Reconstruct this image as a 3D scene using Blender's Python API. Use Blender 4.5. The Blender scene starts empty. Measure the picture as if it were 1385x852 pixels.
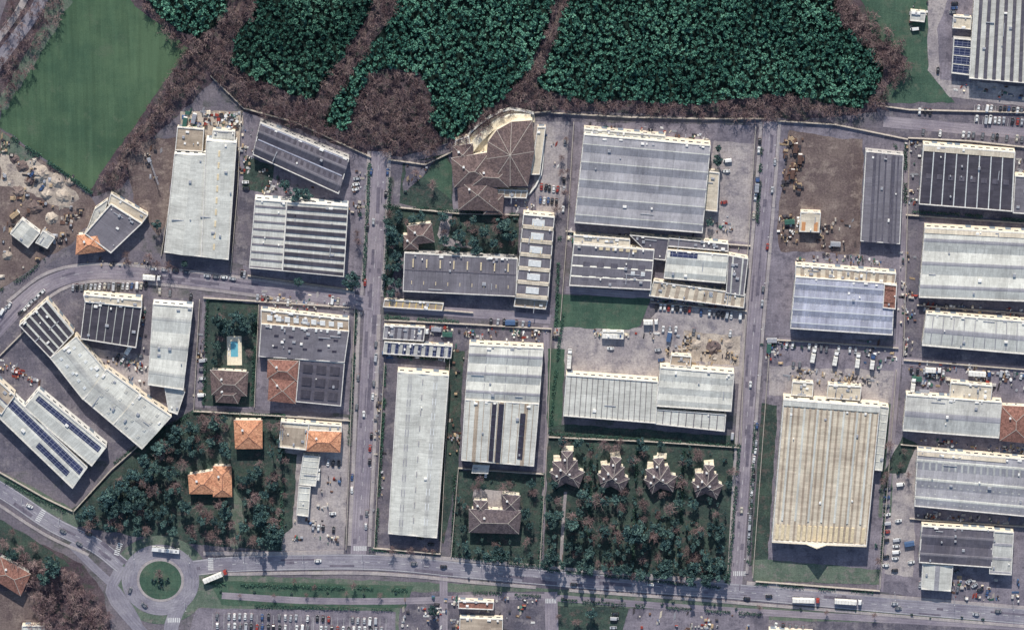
import bpy, math, random
import numpy as np
from mathutils import Vector, geometry, noise
random.seed(7); rng=np.random.default_rng(7)
S=bpy.context.scene
COL=S.collection
# ---------------------------------------------------------------- camera / map
T=math.radians(22); D=4000.0; WID=623.25; K=WID/1385
CY=D*math.sin(T); CZ=D*math.cos(T)
def W(px,py,z=0.0):
    x=(px-692.5)*K; yv=(426-py)*K
    dy=yv*math.cos(T)-CY; dz=-yv*math.sin(T)-CZ
    s=(z-CZ)/dz
    return Vector((x*s, CY+dy*s, z))
cam=bpy.data.cameras.new("camera"); co=bpy.data.objects.new("camera",cam); COL.objects.link(co)
co.location=(0,CY,CZ); co.rotation_euler=(-T,0,0)
cam.sensor_width=36; cam.lens=36*D/WID; cam.clip_start=10; cam.clip_end=30000
S.camera=co
EL=31
w=bpy.data.worlds.new("World"); S.world=w; w.use_nodes=True
nt=w.node_tree; sk=nt.nodes.new("ShaderNodeTexSky"); sk.sky_type='NISHITA'; sk.sun_disc=False
sk.sun_elevation=math.radians(EL); sk.sun_rotation=math.radians(-4)
bg=nt.nodes["Background"]; bg.inputs[1].default_value=0.15; nt.links.new(sk.outputs[0],bg.inputs[0])
sl=bpy.data.lights.new("sun","SUN"); sl.energy=5.0; sl.angle=math.radians(.5); sl.color=(1,.94,.86)
so=bpy.data.objects.new("sun",sl); so.rotation_euler=(-math.radians(90-EL),0,math.radians(4)); so.location=(0,300,400); COL.objects.link(so)
S.view_settings.view_transform='Standard'; S.view_settings.look='None'; S.view_settings.exposure=0

# ---------------------------------------------------------------- materials
def lin(r,g,b,k=1.0):
    f=lambda c:((c/255+.055)/1.055)**2.4 if c>10 else c/255/12.92
    return (f(r)*k,f(g)*k,f(b)*k,1)
def kk(c,k): return (min(.85,c[0]*k),min(.85,c[1]*k),min(.85,c[2]*k),1)
class NT:
    def __init__(s,name,rough=.85,spec=.25):
        s.m=bpy.data.materials.new(name); s.m.use_nodes=True; s.t=s.m.node_tree
        s.b=s.t.nodes["Principled BSDF"]; s.b.inputs["Roughness"].default_value=rough
        s.b.inputs["Specular IOR Level"].default_value=spec
    def n(s,ty,**k):
        x=s.t.nodes.new(ty)
        for a,b in k.items(): setattr(x,a,b)
        return x
    def l(s,a,b): s.t.links.new(a,b)
    def mix(s,f,a,b,bt='MIX'):
        x=s.n("ShaderNodeMix",data_type='RGBA',blend_type=bt)
        for i,v in ((0,f),(6,a),(7,b)):
            if hasattr(v,'is_linked'): s.l(v,x.inputs[i])
            else: x.inputs[i].default_value=v
        return x.outputs[2]
    def noise(s,vec,scale,detail=4,rough=.6):
        x=s.n("ShaderNodeTexNoise"); x.inputs["Scale"].default_value=scale; x.inputs["Detail"].default_value=detail
        x.inputs["Roughness"].default_value=rough
        if vec is not None: s.l(vec,x.inputs["Vector"])
        return x.outputs["Fac"]
    def mr(s,v,a,b,c,d):
        x=s.n("ShaderNodeMapRange"); s.l(v,x.inputs[0])
        for i,q in enumerate((a,b,c,d)): x.inputs[i+1].default_value=q
        return x.outputs[0]
    def vm(s,op,v,w):
        x=s.n("ShaderNodeVectorMath",operation=op); s.l(v,x.inputs[0])
        if w is not None: x.inputs[1].default_value=w
        return x.outputs[0]
    def pos(s): return s.n("ShaderNodeNewGeometry").outputs["Position"]
    def uv(s): return s.n("ShaderNodeUVMap").outputs[0]
    def mul(s,col,fac):
        x=s.n("ShaderNodeVectorMath",operation='SCALE'); s.l(col,x.inputs[0]); s.l(fac,x.inputs[3]); return x.outputs[0]
    def out(s,col): 
        s.l(col,s.b.inputs["Base Color"]); return s.m
    def bump(s,h,st,dist):
        x=s.n("ShaderNodeBump"); x.inputs["Strength"].default_value=st; x.inputs["Distance"].default_value=dist
        s.l(h,x.inputs["Height"]); s.l(x.outputs[0],s.b.inputs["Normal"])
def ground(name,a,b,scale=.05,fine=.25,fs=1.0,c=None,bump=0,k=1.35):
    a=kk(a,k); b=kk(b,k)
    t=NT(name,.95,.1); p=t.pos()
    f=t.mr(t.noise(p,scale,9,.72),.4,.6,0,1); col=t.mix(f,a,b)
    if c is not None:
        c=kk(c,k); f2=t.mr(t.noise(t.vm('ADD',p,(133,71,9)),scale*2.3,9,.72),.51,.63,0,.9); col=t.mix(f2,col,c)
    f4=t.noise(t.vm('MULTIPLY',p,(.9,.07,1)),1,4,.6); f5=t.noise(t.vm('MULTIPLY',p,(.06,.8,1)),1,4,.6)
    col=t.mul(col,t.mr(f4,.3,.7,.91,1.09)); col=t.mul(col,t.mr(f5,.3,.7,.93,1.07))
    f3=t.mr(t.noise(p,fs,6,.8),.32,.68,1-fine*1.15,1+fine*1.15); col=t.mul(col,f3)
    if bump: t.bump(t.noise(p,fs,4,.7),1,bump)
    return t.out(col)
def roofm(name,a,dirt,var=.1,pu=1.6,pv=9,damt=.75,rough=.7,k=1.18):
    a=kk(a,k); dirt=kk(dirt,k)
    t=NT(name,rough,.25); uv=t.uv(); p=t.pos()
    wn=t.n("ShaderNodeTexWhiteNoise",noise_dimensions='2D'); t.l(t.vm('FLOOR',t.vm('MULTIPLY',uv,(1/pu,1/pv,0)),None),wn.inputs[0])
    wn2=t.n("ShaderNodeTexWhiteNoise",noise_dimensions='2D'); t.l(t.vm('FLOOR',t.vm('MULTIPLY',uv,(1/7.3,1/31,0)),None),wn2.inputs[0])
    d=t.mr(t.noise(p,.07,9,.74),.42,.64,0,damt); col=t.mix(d,a,dirt)
    col=t.mul(col,t.mr(wn.outputs[0],0,1,1-var,1+var)); col=t.mul(col,t.mr(wn2.outputs[0],0,1,1-var,1+var*.7))
    st=t.noise(t.vm('MULTIPLY',uv,(1.3,.12,1)),1,5,.7); col=t.mul(col,t.mr(st,.3,.7,.8,1.14))
    st2=t.noise(t.vm('MULTIPLY',uv,(.05,.9,1)),1,4,.7); col=t.mul(col,t.mr(st2,.3,.7,.9,1.08))
    col=t.mul(col,t.mr(t.noise(p,1.6,4,.8),.3,.7,.85,1.12))
    return t.out(col)
def plain(name,c,rough=.6,v=.12,sc=1.0,spec=.3,metal=0):
    t=NT(name,rough,spec); t.b.inputs["Metallic"].default_value=metal
    return t.out(t.mul(t.mix(0.0,c,c),t.mr(t.noise(t.pos(),sc,5,.7),.3,.7,1-v,1+v)))
def tilem(name,a,b,k=1.15):
    a=kk(a,k); b=kk(b,k)
    t=NT(name,.85,.2); uv=t.uv(); p=t.pos()
    wn=t.n("ShaderNodeTexWhiteNoise",noise_dimensions='2D'); t.l(t.vm('FLOOR',t.vm('MULTIPLY',uv,(1.6,1.2,0)),None),wn.inputs[0])
    col=t.mix(t.mr(t.noise(p,.35,6,.7),.35,.65,0,1),a,b); col=t.mul(col,t.mr(wn.outputs[0],0,1,.68,1.28))
    return t.out(col)
def leafm(name,a,b,c):
    t=NT(name,.8,.1); at=t.n("ShaderNodeAttribute",attribute_name="tint"); oi=t.n("ShaderNodeObjectInfo")
    cr=t.n("ShaderNodeValToRGB"); cr.color_ramp.elements[0].color=a; cr.color_ramp.elements[1].color=c
    e=cr.color_ramp.elements.new(.5); e.color=b; t.l(at.outputs["Fac"],cr.inputs[0])
    col=t.mul(cr.outputs[0],t.mr(oi.outputs["Random"],0,1,.75,1.25))
    return t.out(col)
M={}
M['base']=ground('ground_mat',lin(86,82,90),lin(106,100,104),.03,.3,.8,lin(72,74,72))
M['asph']=ground('yard_asphalt',lin(94,90,98),lin(118,112,119),.05,.25,.9,lin(78,75,84))
M['asph2']=ground('yard_asphalt_dark',lin(74,72,81),lin(98,93,100),.06,.3,.9,lin(112,107,110))
M['conc']=ground('yard_concrete',lin(124,118,120),lin(148,141,138),.05,.2,.8,lin(102,98,104))
M['tan']=ground('yard_gravel',lin(136,126,116),lin(164,153,140),.07,.3,1.2,lin(106,98,97))
M['crm']=ground('cream_paving',lin(190,180,158),lin(208,198,176),.07,.15,1.2)
M['dirt']=ground('dirt_mat',lin(86,75,75),lin(106,94,90),.06,.35,.9,lin(126,114,107),0,1.2)
M['litter']=ground('leaf_litter',lin(66,57,64),lin(88,78,82),.08,.45,1.0,lin(64,70,64),0,1.2)
M['grass']=ground('grass_mat',lin(58,79,68),lin(72,93,78),.05,.3,1.4,lin(86,94,82),.1,1.12)
M['lawn2']=ground('garden_grass',lin(48,60,58),lin(64,78,70),.09,.45,1.1,lin(82,77,74),.1,1.15)
M['verge']=ground('verge_grass',lin(74,88,78),lin(94,104,92),.08,.3,1.1,lin(110,106,102),.1,1.2)
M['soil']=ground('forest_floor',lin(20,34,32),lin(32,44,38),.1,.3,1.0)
M['stain']=ground('asphalt_repair',lin(84,80,90),lin(100,95,104),.2,.2,1.3)
def fieldm():
    t=NT('field_mat',.95,.1); p=t.pos()
    rot=t.n("ShaderNodeMapping"); t.l(p,rot.inputs[0]); rot.inputs["Rotation"].default_value=(0,0,math.radians(-36)); rot.inputs["Scale"].default_value=(1,.05,1)
    f=t.noise(rot.outputs[0],.35,5,.6); g=t.noise(p,.02,9,.7)
    col=t.mix(t.mr(g,.4,.6,0,1),lin(61,83,66,1.12),lin(78,99,76,1.12)); col=t.mul(col,t.mr(f,.35,.65,.86,1.12))
    w_=t.mr(t.noise(p,.06,8,.75),.56,.68,0,.6); col=t.mix(w_,col,lin(92,104,86))
    col=t.mul(col,t.mr(t.noise(p,1.3,5,.8),.3,.7,.8,1.18)); return t.out(col)
M['field']=fieldm()
def roadm(name,a,b,k=1.33):
    a=kk(a,k); b=kk(b,k)
    t=NT(name,.9,.2); uv=t.uv(); p=t.pos()
    sx=t.n("ShaderNodeSeparateXYZ"); t.l(uv,sx.inputs[0])
    w1=t.n("ShaderNodeMath",operation='SINE'); m=t.n("ShaderNodeMath",operation='MULTIPLY'); t.l(sx.outputs[0],m.inputs[0]); m.inputs[1].default_value=3.4; t.l(m.outputs[0],w1.inputs[0])
    col=t.mix(t.mr(t.noise(p,.05,9,.74),.4,.6,0,1),a,b)
    col=t.mul(col,t.mr(w1.outputs[0],-1,1,.95,1.06))
    col=t.mul(col,t.mr(t.noise(t.vm('MULTIPLY',uv,(1.2,.06,1)),1,5,.65),.3,.7,.8,1.16))
    col=t.mul(col,t.mr(t.noise(p,1.6,4,.8),.3,.7,.86,1.13))
    return t.out(col)
M['road']=roadm('road_asphalt',lin(110,104,113),lin(131,124,129))
M['road2']=roadm('main_road_asphalt',lin(108,105,115),lin(130,127,133))
M['side']=ground('sidewalk_mat',lin(126,120,122),lin(148,141,138),.1,.2,1.5)
M['mark']=plain('road_paint',(.62,.62,.6,1),.7,.3,1.5)
M['rw']=roofm('roof_white',lin(190,190,182),lin(158,157,151),.07)
M['rw2']=roofm('roof_offwhite',lin(176,176,170),lin(138,137,135),.09)
M['rg']=roofm('roof_grey',lin(146,145,149),lin(118,117,123),.08)
M['rgm']=roofm('roof_midgrey',lin(112,109,115),lin(90,87,94),.08)
M['rd']=roofm('roof_dark',lin(78,76,86),lin(98,94,100),.12)
M['rdd']=roofm('roof_darker',lin(60,58,67),lin(78,75,82),.13)
M['rc']=roofm('roof_cream',lin(194,185,167),lin(160,148,133),.1)
M['rt']=roofm('roof_tan',lin(160,147,131),lin(128,114,102),.12)
M['rbl']=roofm('roof_bluegrey',lin(150,153,166),lin(122,123,138),.12)
M['tb']=tilem('tile_brown',lin(84,72,73),lin(108,92,88))
M['tg']=tilem('tile_greybrown',lin(74,67,72),lin(98,88,89))
M['to']=tilem('tile_orange',lin(168,116,90),lin(196,146,114))
M['tr']=tilem('tile_red',lin(114,82,74),lin(138,100,88))
M['wc']=plain('wall_cream',(.7,.62,.49,1),.8,.22,.5)
M['ww']=plain('wall_white',(.72,.7,.64,1),.8,.2,.5)
M['wg']=plain('wall_grey',(.42,.4,.38,1),.85,.25,.5)
M['par']=plain('parapet_coping',(.6,.58,.54,1),.7,.28,.6)
M['trim']=plain('trim_white',(.72,.71,.68,1),.6,.15)
M['glass']=plain('window_glass',(.03,.04,.055,1),.15,.3,.6,.6)
M['skyl']=plain('skylight_panel',lin(206,208,206),.5,.2,.7)
M['skyw']=plain('skylight_warm',lin(206,190,158),.5,.25,.7)
M['skyd']=plain('skylight_dark',lin(56,54,66),.4,.35,.5)
M['door']=plain('roller_door',lin(120,130,140),.6,.2)
M['metal']=plain('metal_grey',lin(150,152,158),.5,.3,1.2,.3)
M['concw']=plain('concrete_wall',lin(172,164,154),.85,.3,.6)
M['rust']=plain('rusty_metal',lin(98,76,68),.9,.4,.6)
M['blue']=plain('painted_blue',lin(74,98,132),.6,.2)
M['teal']=plain('painted_green',lin(60,96,86),.6,.2)
M['redp']=plain('painted_red',lin(140,62,54),.6,.25)
M['orp']=plain('painted_orange',lin(190,138,96),.6,.25)
M['yel']=plain('painted_yellow',lin(204,178,108),.6,.2)
M['wood']=plain('timber',lin(164,144,118),.9,.35,1.5)
M['dark']=plain('dark_goods',lin(62,60,66),.9,.35,1.5)
M['bark']=plain('bark',(.10,.075,.06,1),.95,.3,2)
M['twig']=leafm('twigs',lin(84,67,71),lin(114,96,98),lin(156,138,132))
M['lf']=leafm('forest_leaves',lin(32,60,56),lin(56,98,86),lin(108,154,132))
M['lg']=leafm('garden_leaves',lin(34,50,56),lin(56,80,82),lin(100,126,116))
M['lh']=leafm('hedge_leaves',lin(34,56,52),lin(54,82,72),lin(86,112,94))
M['tyre']=plain('tyre',(.02,.02,.02,1),.9,.1)
M['water']=plain('pool_water',lin(110,176,190),.1,.1,.4,.6)
def solarm():
    t=NT('solar_panel',.35,.4); uv=t.uv()
    b=t.n("ShaderNodeTexBrick"); b.offset=0; t.l(uv,b.inputs[0]); b.inputs["Scale"].default_value=1
    b.inputs["Color1"].default_value=lin(40,46,72); b.inputs["Color2"].default_value=lin(52,58,88); b.inputs["Mortar"].default_value=lin(130,134,150)
    b.inputs["Brick Width"].default_value=3.2; b.inputs["Row Height"].default_value=1.7; b.inputs["Mortar Size"].default_value=.1
    return t.out(b.outputs[0])
M['solar']=solarm()

# ---------------------------------------------------------------- mesh builder
class MB:
    def __init__(s): s.v=[];s.f=[];s.m=[]
    def face(s,pts,m=0):
        i=len(s.v); s.v.extend([Vector(p) for p in pts]); s.f.append(tuple(range(i,i+len(pts)))); s.m.append(m)
    def prism(s,pts,z0,z1,m=0,mt=None,bottom=False):
        n=len(pts)
        for i in range(n):
            a=pts[i];b=pts[(i+1)%n]
            s.face([(a[0],a[1],z0),(b[0],b[1],z0),(b[0],b[1],z1),(a[0],a[1],z1)],m)
        s.face([(p[0],p[1],z1) for p in pts],m if mt is None else mt)
        if bottom: s.face([(p[0],p[1],z0) for p in reversed(pts)],m)
    def box(s,c,lx,ly,z0,z1,ang=0,m=0,mt=None,bottom=False):
        ca,sa=math.cos(ang),math.sin(ang); P=[]
        for x,y in ((-lx/2,-ly/2),(lx/2,-ly/2),(lx/2,ly/2),(-lx/2,ly/2)): P.append((c[0]+x*ca-y*sa,c[1]+x*sa+y*ca))
        s.prism(P,z0,z1,m,mt,bottom)
    def frus(s,c,a,b,z0,z1,ang=0,m=0,mt=None,sh=0):
        ca,sa=math.cos(ang),math.sin(ang)
        def R(l,w,z,sx=0): return [Vector((c[0]+(x*l/2+sx)*ca-y*w/2*sa,c[1]+(x*l/2+sx)*sa+y*w/2*ca,z)) for x,y in ((-1,-1),(1,-1),(1,1),(-1,1))]
        A=R(a[0],a[1],z0);B=R(b[0],b[1],z1,sh)
        for i in range(4): s.face([A[i],A[(i+1)%4],B[(i+1)%4],B[i]],m)
        s.face(B,m if mt is None else mt)
    def cyl(s,c,r,z0,z1,n=10,m=0,r2=None):
        r2=r if r2 is None else r2
        A=[(c[0]+r*math.cos(6.2832*i/n),c[1]+r*math.sin(6.2832*i/n),z0) for i in range(n)]
        B=[(c[0]+r2*math.cos(6.2832*i/n),c[1]+r2*math.sin(6.2832*i/n),z1) for i in range(n)]
        for i in range(n): s.face([A[i],A[(i+1)%n],B[(i+1)%n],B[i]],m)
        s.face(B,m)
    def ycyl(s,c,r,wd,m=0,n=10):
        A=[(c[0]+r*math.cos(6.2832*i/n),c[1]-wd/2,c[2]+r*math.sin(6.2832*i/n)) for i in range(n)]
        B=[(a[0],a[1]+wd,a[2]) for a in A]
        for i in range(n): s.face([A[i],A[(i+1)%n],B[(i+1)%n],B[i]],m)
        s.face(A,m); s.face(B[::-1],m)
    def mesh(s,name,mats,org=Vector((0,0,0))):
        me=bpy.data.meshes.new(name); me.from_pydata([v-org for v in s.v],[],s.f)
        for k in mats: me.materials.append(M[k] if isinstance(k,str) else k)
        me.polygons.foreach_set("material_index",s.m)
        ul=me.uv_layers.new(name="UVMap"); d=np.zeros(len(me.loops)*2); j=0
        for f in s.f:
            p0=s.v[f[0]]; e=s.v[f[1]]-p0
            e=e.normalized() if e.length>1e-6 else Vector((1,0,0))
            nn=(s.v[f[1]]-p0).cross(s.v[f[2]]-p0)
            if nn.length<1e-9 and len(f)>3: nn=(s.v[f[2]]-p0).cross(s.v[f[3]]-p0)
            g=nn.normalized().cross(e) if nn.length>1e-9 else Vector((0,1,0))
            for i in f:
                q=s.v[i]; d[j]=q.dot(e); d[j+1]=q.dot(g); j+=2
        ul.data.foreach_set("uv",d); me.update(); return me
    def obj(s,name,mats,parent=None,org=None):
        if not s.f: return None
        if parent is not None: org=Vector(parent.location)
        elif org is None:
            org=sum(s.v,Vector())/len(s.v); org.z=0
        o=bpy.data.objects.new(name,s.mesh(name,mats,org)); COL.objects.link(o)
        if parent is not None: o.parent=parent
        else: o.location=org
        return o
def empty(name,loc):
    o=bpy.data.objects.new(name,None); o.location=loc; o.empty_display_size=2; COL.objects.link(o); return o

# ---------------------------------------------------------------- ground
g=MB(); g.face([(-6000,-6000,0),(6000,-6000,0),(6000,6000,0),(-6000,6000,0)]); g.obj('ground',['base'],org=Vector((0,0,0)))
cnt=[0]
def zl(L): cnt[0]+=1; return .03*L+.002*(cnt[0]%13)
def patch(name,pts,mat,L,jit=.5):
    z=zl(L); P=[W(x,y,z) for x,y in pts]; Q=[]
    for i in range(len(P)):
        a,b=P[i],P[(i+1)%len(P)]; n=max(1,int((b-a).length/2.5)) if jit else 1
        for k in range(n):
            p=a.lerp(b,k/n)
            if jit:
                nv=noise.noise_vector(Vector((p.x*.13,p.y*.13,L)))*jit*2+noise.noise_vector(Vector((p.x*.5,p.y*.5,L)))*jit
                p=Vector((p.x+nv.x,p.y+nv.y,z))
            Q.append(p)
    me=bpy.data.meshes.new(name); tr=geometry.tessellate_polygon([Q])
    fs=[]
    for t in tr:
        a,b,c=[Q[i] for i in t]
        fs.append(t if (b-a).cross(c-a).z>0 else (t[0],t[2],t[1]))
    me.from_pydata(Q,[],fs); me.materials.append(M[mat]); o=bpy.data.objects.new(name,me); COL.objects.link(o); return o
def smooth(pts,z=0,step=6):
    P=[W(x,y,z) for x,y in pts]
    if len(P)==2: 
        n=max(2,int((P[1]-P[0]).length/step)); return [P[0].lerp(P[1],i/n) for i in range(n+1)]
    P=[2*P[0]-P[1]]+P+[2*P[-1]-P[-2]]; out=[]
    for i in range(1,len(P)-2):
        a,b,c,d=P[i-1:i+3]; n=max(2,int((c-b).length/step))
        for k in range(n):
            t=k/n; out.append(.5*((2*b)+(c-a)*t+(2*a-5*b+4*c-d)*t*t+(3*b-a-3*c+d)*t**3))
    out.append(P[-2]); return out
def normals(P):
    N=[]
    for i in range(len(P)):
        d=(P[min(i+1,len(P)-1)]-P[max(i-1,0)]); d.z=0; d.normalize(); N.append(Vector((-d.y,d.x,0)))
    return N
def strip(name,pts,wd,mat,L,off=0,sm=True):
    z=zl(L) ; P=smooth(pts,z) if sm else [W(x,y,z) for x,y in pts]; N=normals(P)
    me=bpy.data.meshes.new(name); V=[];F=[];U=[]; ln=0
    for i,(p,n) in enumerate(zip(P,N)):
        if i: ln+=(p-P[i-1]).length
        V+= [p+n*(off-wd/2),p+n*(off+wd/2)]; U+=[(0,ln),(wd,ln)]
        if i: F.append((2*i-2,2*i,2*i+1,2*i-1))
    F=[f[::-1] for f in F] if (V[F[0][1]]-V[F[0][0]]).cross(V[F[0][2]]-V[F[0][0]]).z<0 else F
    me.from_pydata(V,[],F); ul=me.uv_layers.new(name="UVMap")
    for k,l in enumerate(me.loops): ul.data[k].uv=U[l.vertex_index]
    me.materials.append(M[mat]); o=bpy.data.objects.new(name,me); COL.objects.link(o); return o
def ribbon(name,pts,wd,h,mat,off=0,z0=0,sm=True,topm=None):
    P=smooth(pts,0) if sm else [W(x,y,0) for x,y in pts]; N=normals(P); b=MB()
    for i in range(len(P)-1):
        a0=P[i]+N[i]*(off-wd/2);a1=P[i]+N[i]*(off+wd/2);c0=P[i+1]+N[i+1]*(off-wd/2);c1=P[i+1]+N[i+1]*(off+wd/2)
        zz=Vector((0,0,h)); b.face([a0+zz,c0+zz,c1+zz,a1+zz],1 if topm else 0)
        b.face([a0,c0,c0+zz,a0+zz]); b.face([c1,a1,a1+zz,c1+zz])
        if i==0: b.face([a1,a0,a0+zz,a1+zz])
        if i==len(P)-2: b.face([c0,c1,c1+zz,c0+zz])
    return b.obj(name,[mat]+([topm] if topm else []))
def dashes(pts,off=0,wd=.18,dash=3,gap=4.5,name='road_marking',L=8):
    z=zl(L); P=smooth(pts,z,1.5); N=normals(P); b=MB(); acc=0
    for i in range(len(P)-1):
        l=(P[i+1]-P[i]).length
        if gap==0 or acc%(dash+gap)<dash:
            b.face([P[i]+N[i]*(off-wd/2),P[i+1]+N[i+1]*(off-wd/2),P[i+1]+N[i+1]*(off+wd/2),P[i]+N[i]*(off+wd/2)])
        acc+=l
    b.obj(name,['mark'])

# patches
patch('farm_field',[(88,-20),(165,-20),(182,8),(255,66),(120,258),(0,172),(2,150)],'field',2,.6)
patch('grass_strip',[(20,-30),(90,-30),(95,3),(5,150),(-30,160),(-30,110)],'litter',1,.5)
patch('grass_strip',[(62,-30),(92,-30),(97,3),(8,150),(-12,152),(60,30)],'verge',3,.8)
patch('woodland_floor',[(160,-30),(1240,-30),(1300,20),(1235,90),(1200,150),(1060,165),(760,150),(700,152),(640,195),(580,215),(500,212),(330,150),(290,108),(205,190),(165,255),(125,268),(118,250),(250,70),(178,5)],'litter',1,.8)
patch('meadow',[(1160,-20),(1262,-20),(1255,85),(1292,138),(1185,142),(1228,80),(1180,45)],'grass',3,.6)
patch('parking_lot',[(1180,138),(1390,150),(1390,205),(1225,190),(1190,160)],'asph2',3,.4)
patch('dirt_yard',[(-20,165),(0,175),(122,265),(135,285),(95,330),(60,350),(0,392),(-30,400)],'dirt',2,.6)
patch('gravel_yard',[(0,200),(40,215),(75,235),(110,268),(85,285),(40,260),(0,250)],'tan',3,1.0)
patch('grass_plot',[(0,178),(50,212),(30,222),(0,205)],'verge',4,.8)
patch('dirt_yard',[(170,215),(200,190),(240,185),(225,300),(215,320),(180,270)],'dirt',2,.6)
patch('yard',[(245,150),(330,150),(325,200),(240,205)],'tan',3,.6)
patch('yard',[(325,150),(500,212),(490,395),(330,372),(320,200)],'asph',2,.5)
patch('yard',[(325,245),(345,255),(336,362),(318,355)],'asph2',3,.4)
patch('grass_plot',[(330,210),(372,225),(365,262),(328,255)],'lawn2',4,.6)
patch('yard',[(100,330),(240,345),(330,372),(330,395),(100,372),(60,362)],'asph2',2,.4)
patch('yard',[(20,430),(70,390),(270,405),(262,550),(160,620),(0,640),(-20,500),(0,440)],'asph2',2,.4)
patch('yard',[(100,470),(205,480),(200,560),(150,540)],'conc',3,.8)
patch('yard',[(275,400),(480,415),(475,560),(262,550)],'asph',2,.4)
patch('garden',[(280,405),(350,410),(345,550),(275,548)],'lawn2',3,.4)
patch('park_grass',[(262,555),(385,560),(380,745),(250,735),(105,712),(95,690),(150,640),(210,585)],'lawn2',3,.6)
patch('gravel_path',[(300,560),(312,560),(308,640),(330,690),(325,740),(310,738),(312,690),(296,640)],'verge',4,1.2)
patch('verge',[(0,636),(60,668),(100,690),(105,715),(60,690),(-10,655)],'verge',3,.5)
patch('yard',[(385,560),(475,565),(465,745),(380,745)],'conc',2,.4)
patch('grass_plot',[(372,612),(402,614),(395,712),(370,735)],'lawn2',4,.5)
patch('yard',[(535,215),(760,150),(775,165),(765,300),(760,430),(520,410)],'asph2',2,.4)
patch('lawn',[(545,222),(605,208),(616,240),(612,290),(540,275)],'lawn2',4,.4)
patch('lawn',[(572,240),(602,212),(612,225),(610,270)],'grass',5,.3)
patch('yard',[(548,222),(590,214),(572,240),(545,262)],'asph2',6,.6)
patch('garden',[(520,280),(702,288),(700,345),(545,340),(520,400)],'lawn2',4,.4)
patch('garden_path',[(600,284),(612,285),(606,320),(640,336),(600,334),(592,318)],'conc',5,.5)
patch('yard',[(722,165),(770,165),(765,262),(757,290),(725,290),(722,200)],'conc',4,.3)
patch('courtyard',[(612,204),(676,240),(722,252),(722,290),(612,288)],'asph',5,.3)
patch('terrace',[(618,208),(640,180),(665,160),(690,149),(722,154),(724,166),(700,166),(676,176),(662,194),(656,218),(640,216)],'crm',6,.2)
patch('yard',[(518,432),(745,442),(742,660),(735,745),(505,735)],'asph2',2,.4)
patch('yard',[(604,470),(628,475),(620,630),(600,735),(594,730)],'lawn2',4,.4)
patch('garden',[(618,635),(735,642),(728,765),(612,750)],'lawn2',4,.4)
patch('yard',[(640,660),(700,665),(705,690),(640,690)],'conc',5,.4)
patch('yard',[(775,165),(1022,170),(1015,330),(1005,412),(885,412),(765,330)],'asph',2,.4)
patch('yard',[(965,190),(1020,195),(1012,328),(950,322)],'conc',3,.4)
patch('lawn',[(752,398),(880,404),(866,440),(850,446),(750,442)],'grass',5,.4)
patch('yard',[(750,442),(868,443),(900,408),(1008,420),(1000,520),(750,508)],'conc',3,.4)
patch('gravel_yard',[(925,448),(1003,455),(1000,495),(920,485)],'tan',4,.8)
patch('garden',[(742,572),(1000,590),(985,792),(735,770)],'lawn2',4,.5)
patch('lawn',[(742,470),(764,472),(760,575),(740,580)],'grass',5,.4)
patch('yard',[(1052,160),(1228,185),(1215,460),(1035,455),(1040,330)],'asph',2,.4)
patch('dirt_yard',[(1068,178),(1168,190),(1163,345),(1055,340),(1052,300)],'dirt',4,.8)
patch('yard',[(1035,455),(1215,465),(1200,780),(1018,785)],'asph',2,.4)
patch('yard',[(1040,495),(1210,502),(1205,545),(1040,535)],'conc',4,.6)
patch('lawn',[(1030,545),(1052,548),(1038,760),(1015,765)],'lawn2',4,.4)
patch('lawn',[(1198,545),(1212,547),(1205,700),(1188,700)],'verge',4,.4)
patch('lawn',[(1018,755),(1190,770),(1190,790),(1018,785)],'verge',5,.4)
patch('yard',[(1230,185),(1400,195),(1400,500),(1222,490)],'asph2',2,.4)
patch('yard',[(1222,490),(1400,505),(1400,830),(1190,800)],'asph',2,.4)
patch('yard',[(1205,600),(1240,605),(1235,780),(1195,775)],'conc',4,.6)
patch('verge',[(1195,640),(1220,590),(1240,600),(1225,640)],'lawn2',5,.4)
patch('lane',[(1255,0),(1320,0),(1315,110),(1390,118),(1390,145),(1285,132),(1255,95)],'conc',4,.4)
patch('yard',[(1282,0),(1320,0),(1314,112),(1272,108),(1268,40)],'asph',5,.3)
patch('verge',[(275,775),(340,778),(700,792),(1000,815),(1390,840),(1390,900),(250,900)],'verge',1,.5)
patch('grass_strip',[(285,785),(560,792),(548,822),(300,818)],'grass',4,.4)
patch('car_park',[(265,822),(535,826),(535,900),(245,900)],'asph',3,.3)
patch('yard',[(540,800),(745,800),(745,900),(540,900)],'asph2',3,.4)
patch('lawn',[(745,818),(850,822),(850,900),(745,900)],'lawn2',4,.4)
patch('yard',[(850,822),(1040,830),(1040,900),(830,900)],'asph',4,.4)
patch('yard',[(1040,838),(1390,846),(1390,900),(1040,900)],'asph2',4,.4)
patch('woodland_floor',[(-20,700),(40,728),(110,762),(140,800),(150,852),(150,900),(-40,900)],'litter',2,.5)
patch('dirt_yard',[(-20,800),(60,800),(60,860),(-20,860)],'dirt',3,.6)
patch('lawn',[(-20,690),(40,725),(95,765),(60,770),(-20,740)],'lawn2',3,.5)

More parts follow.
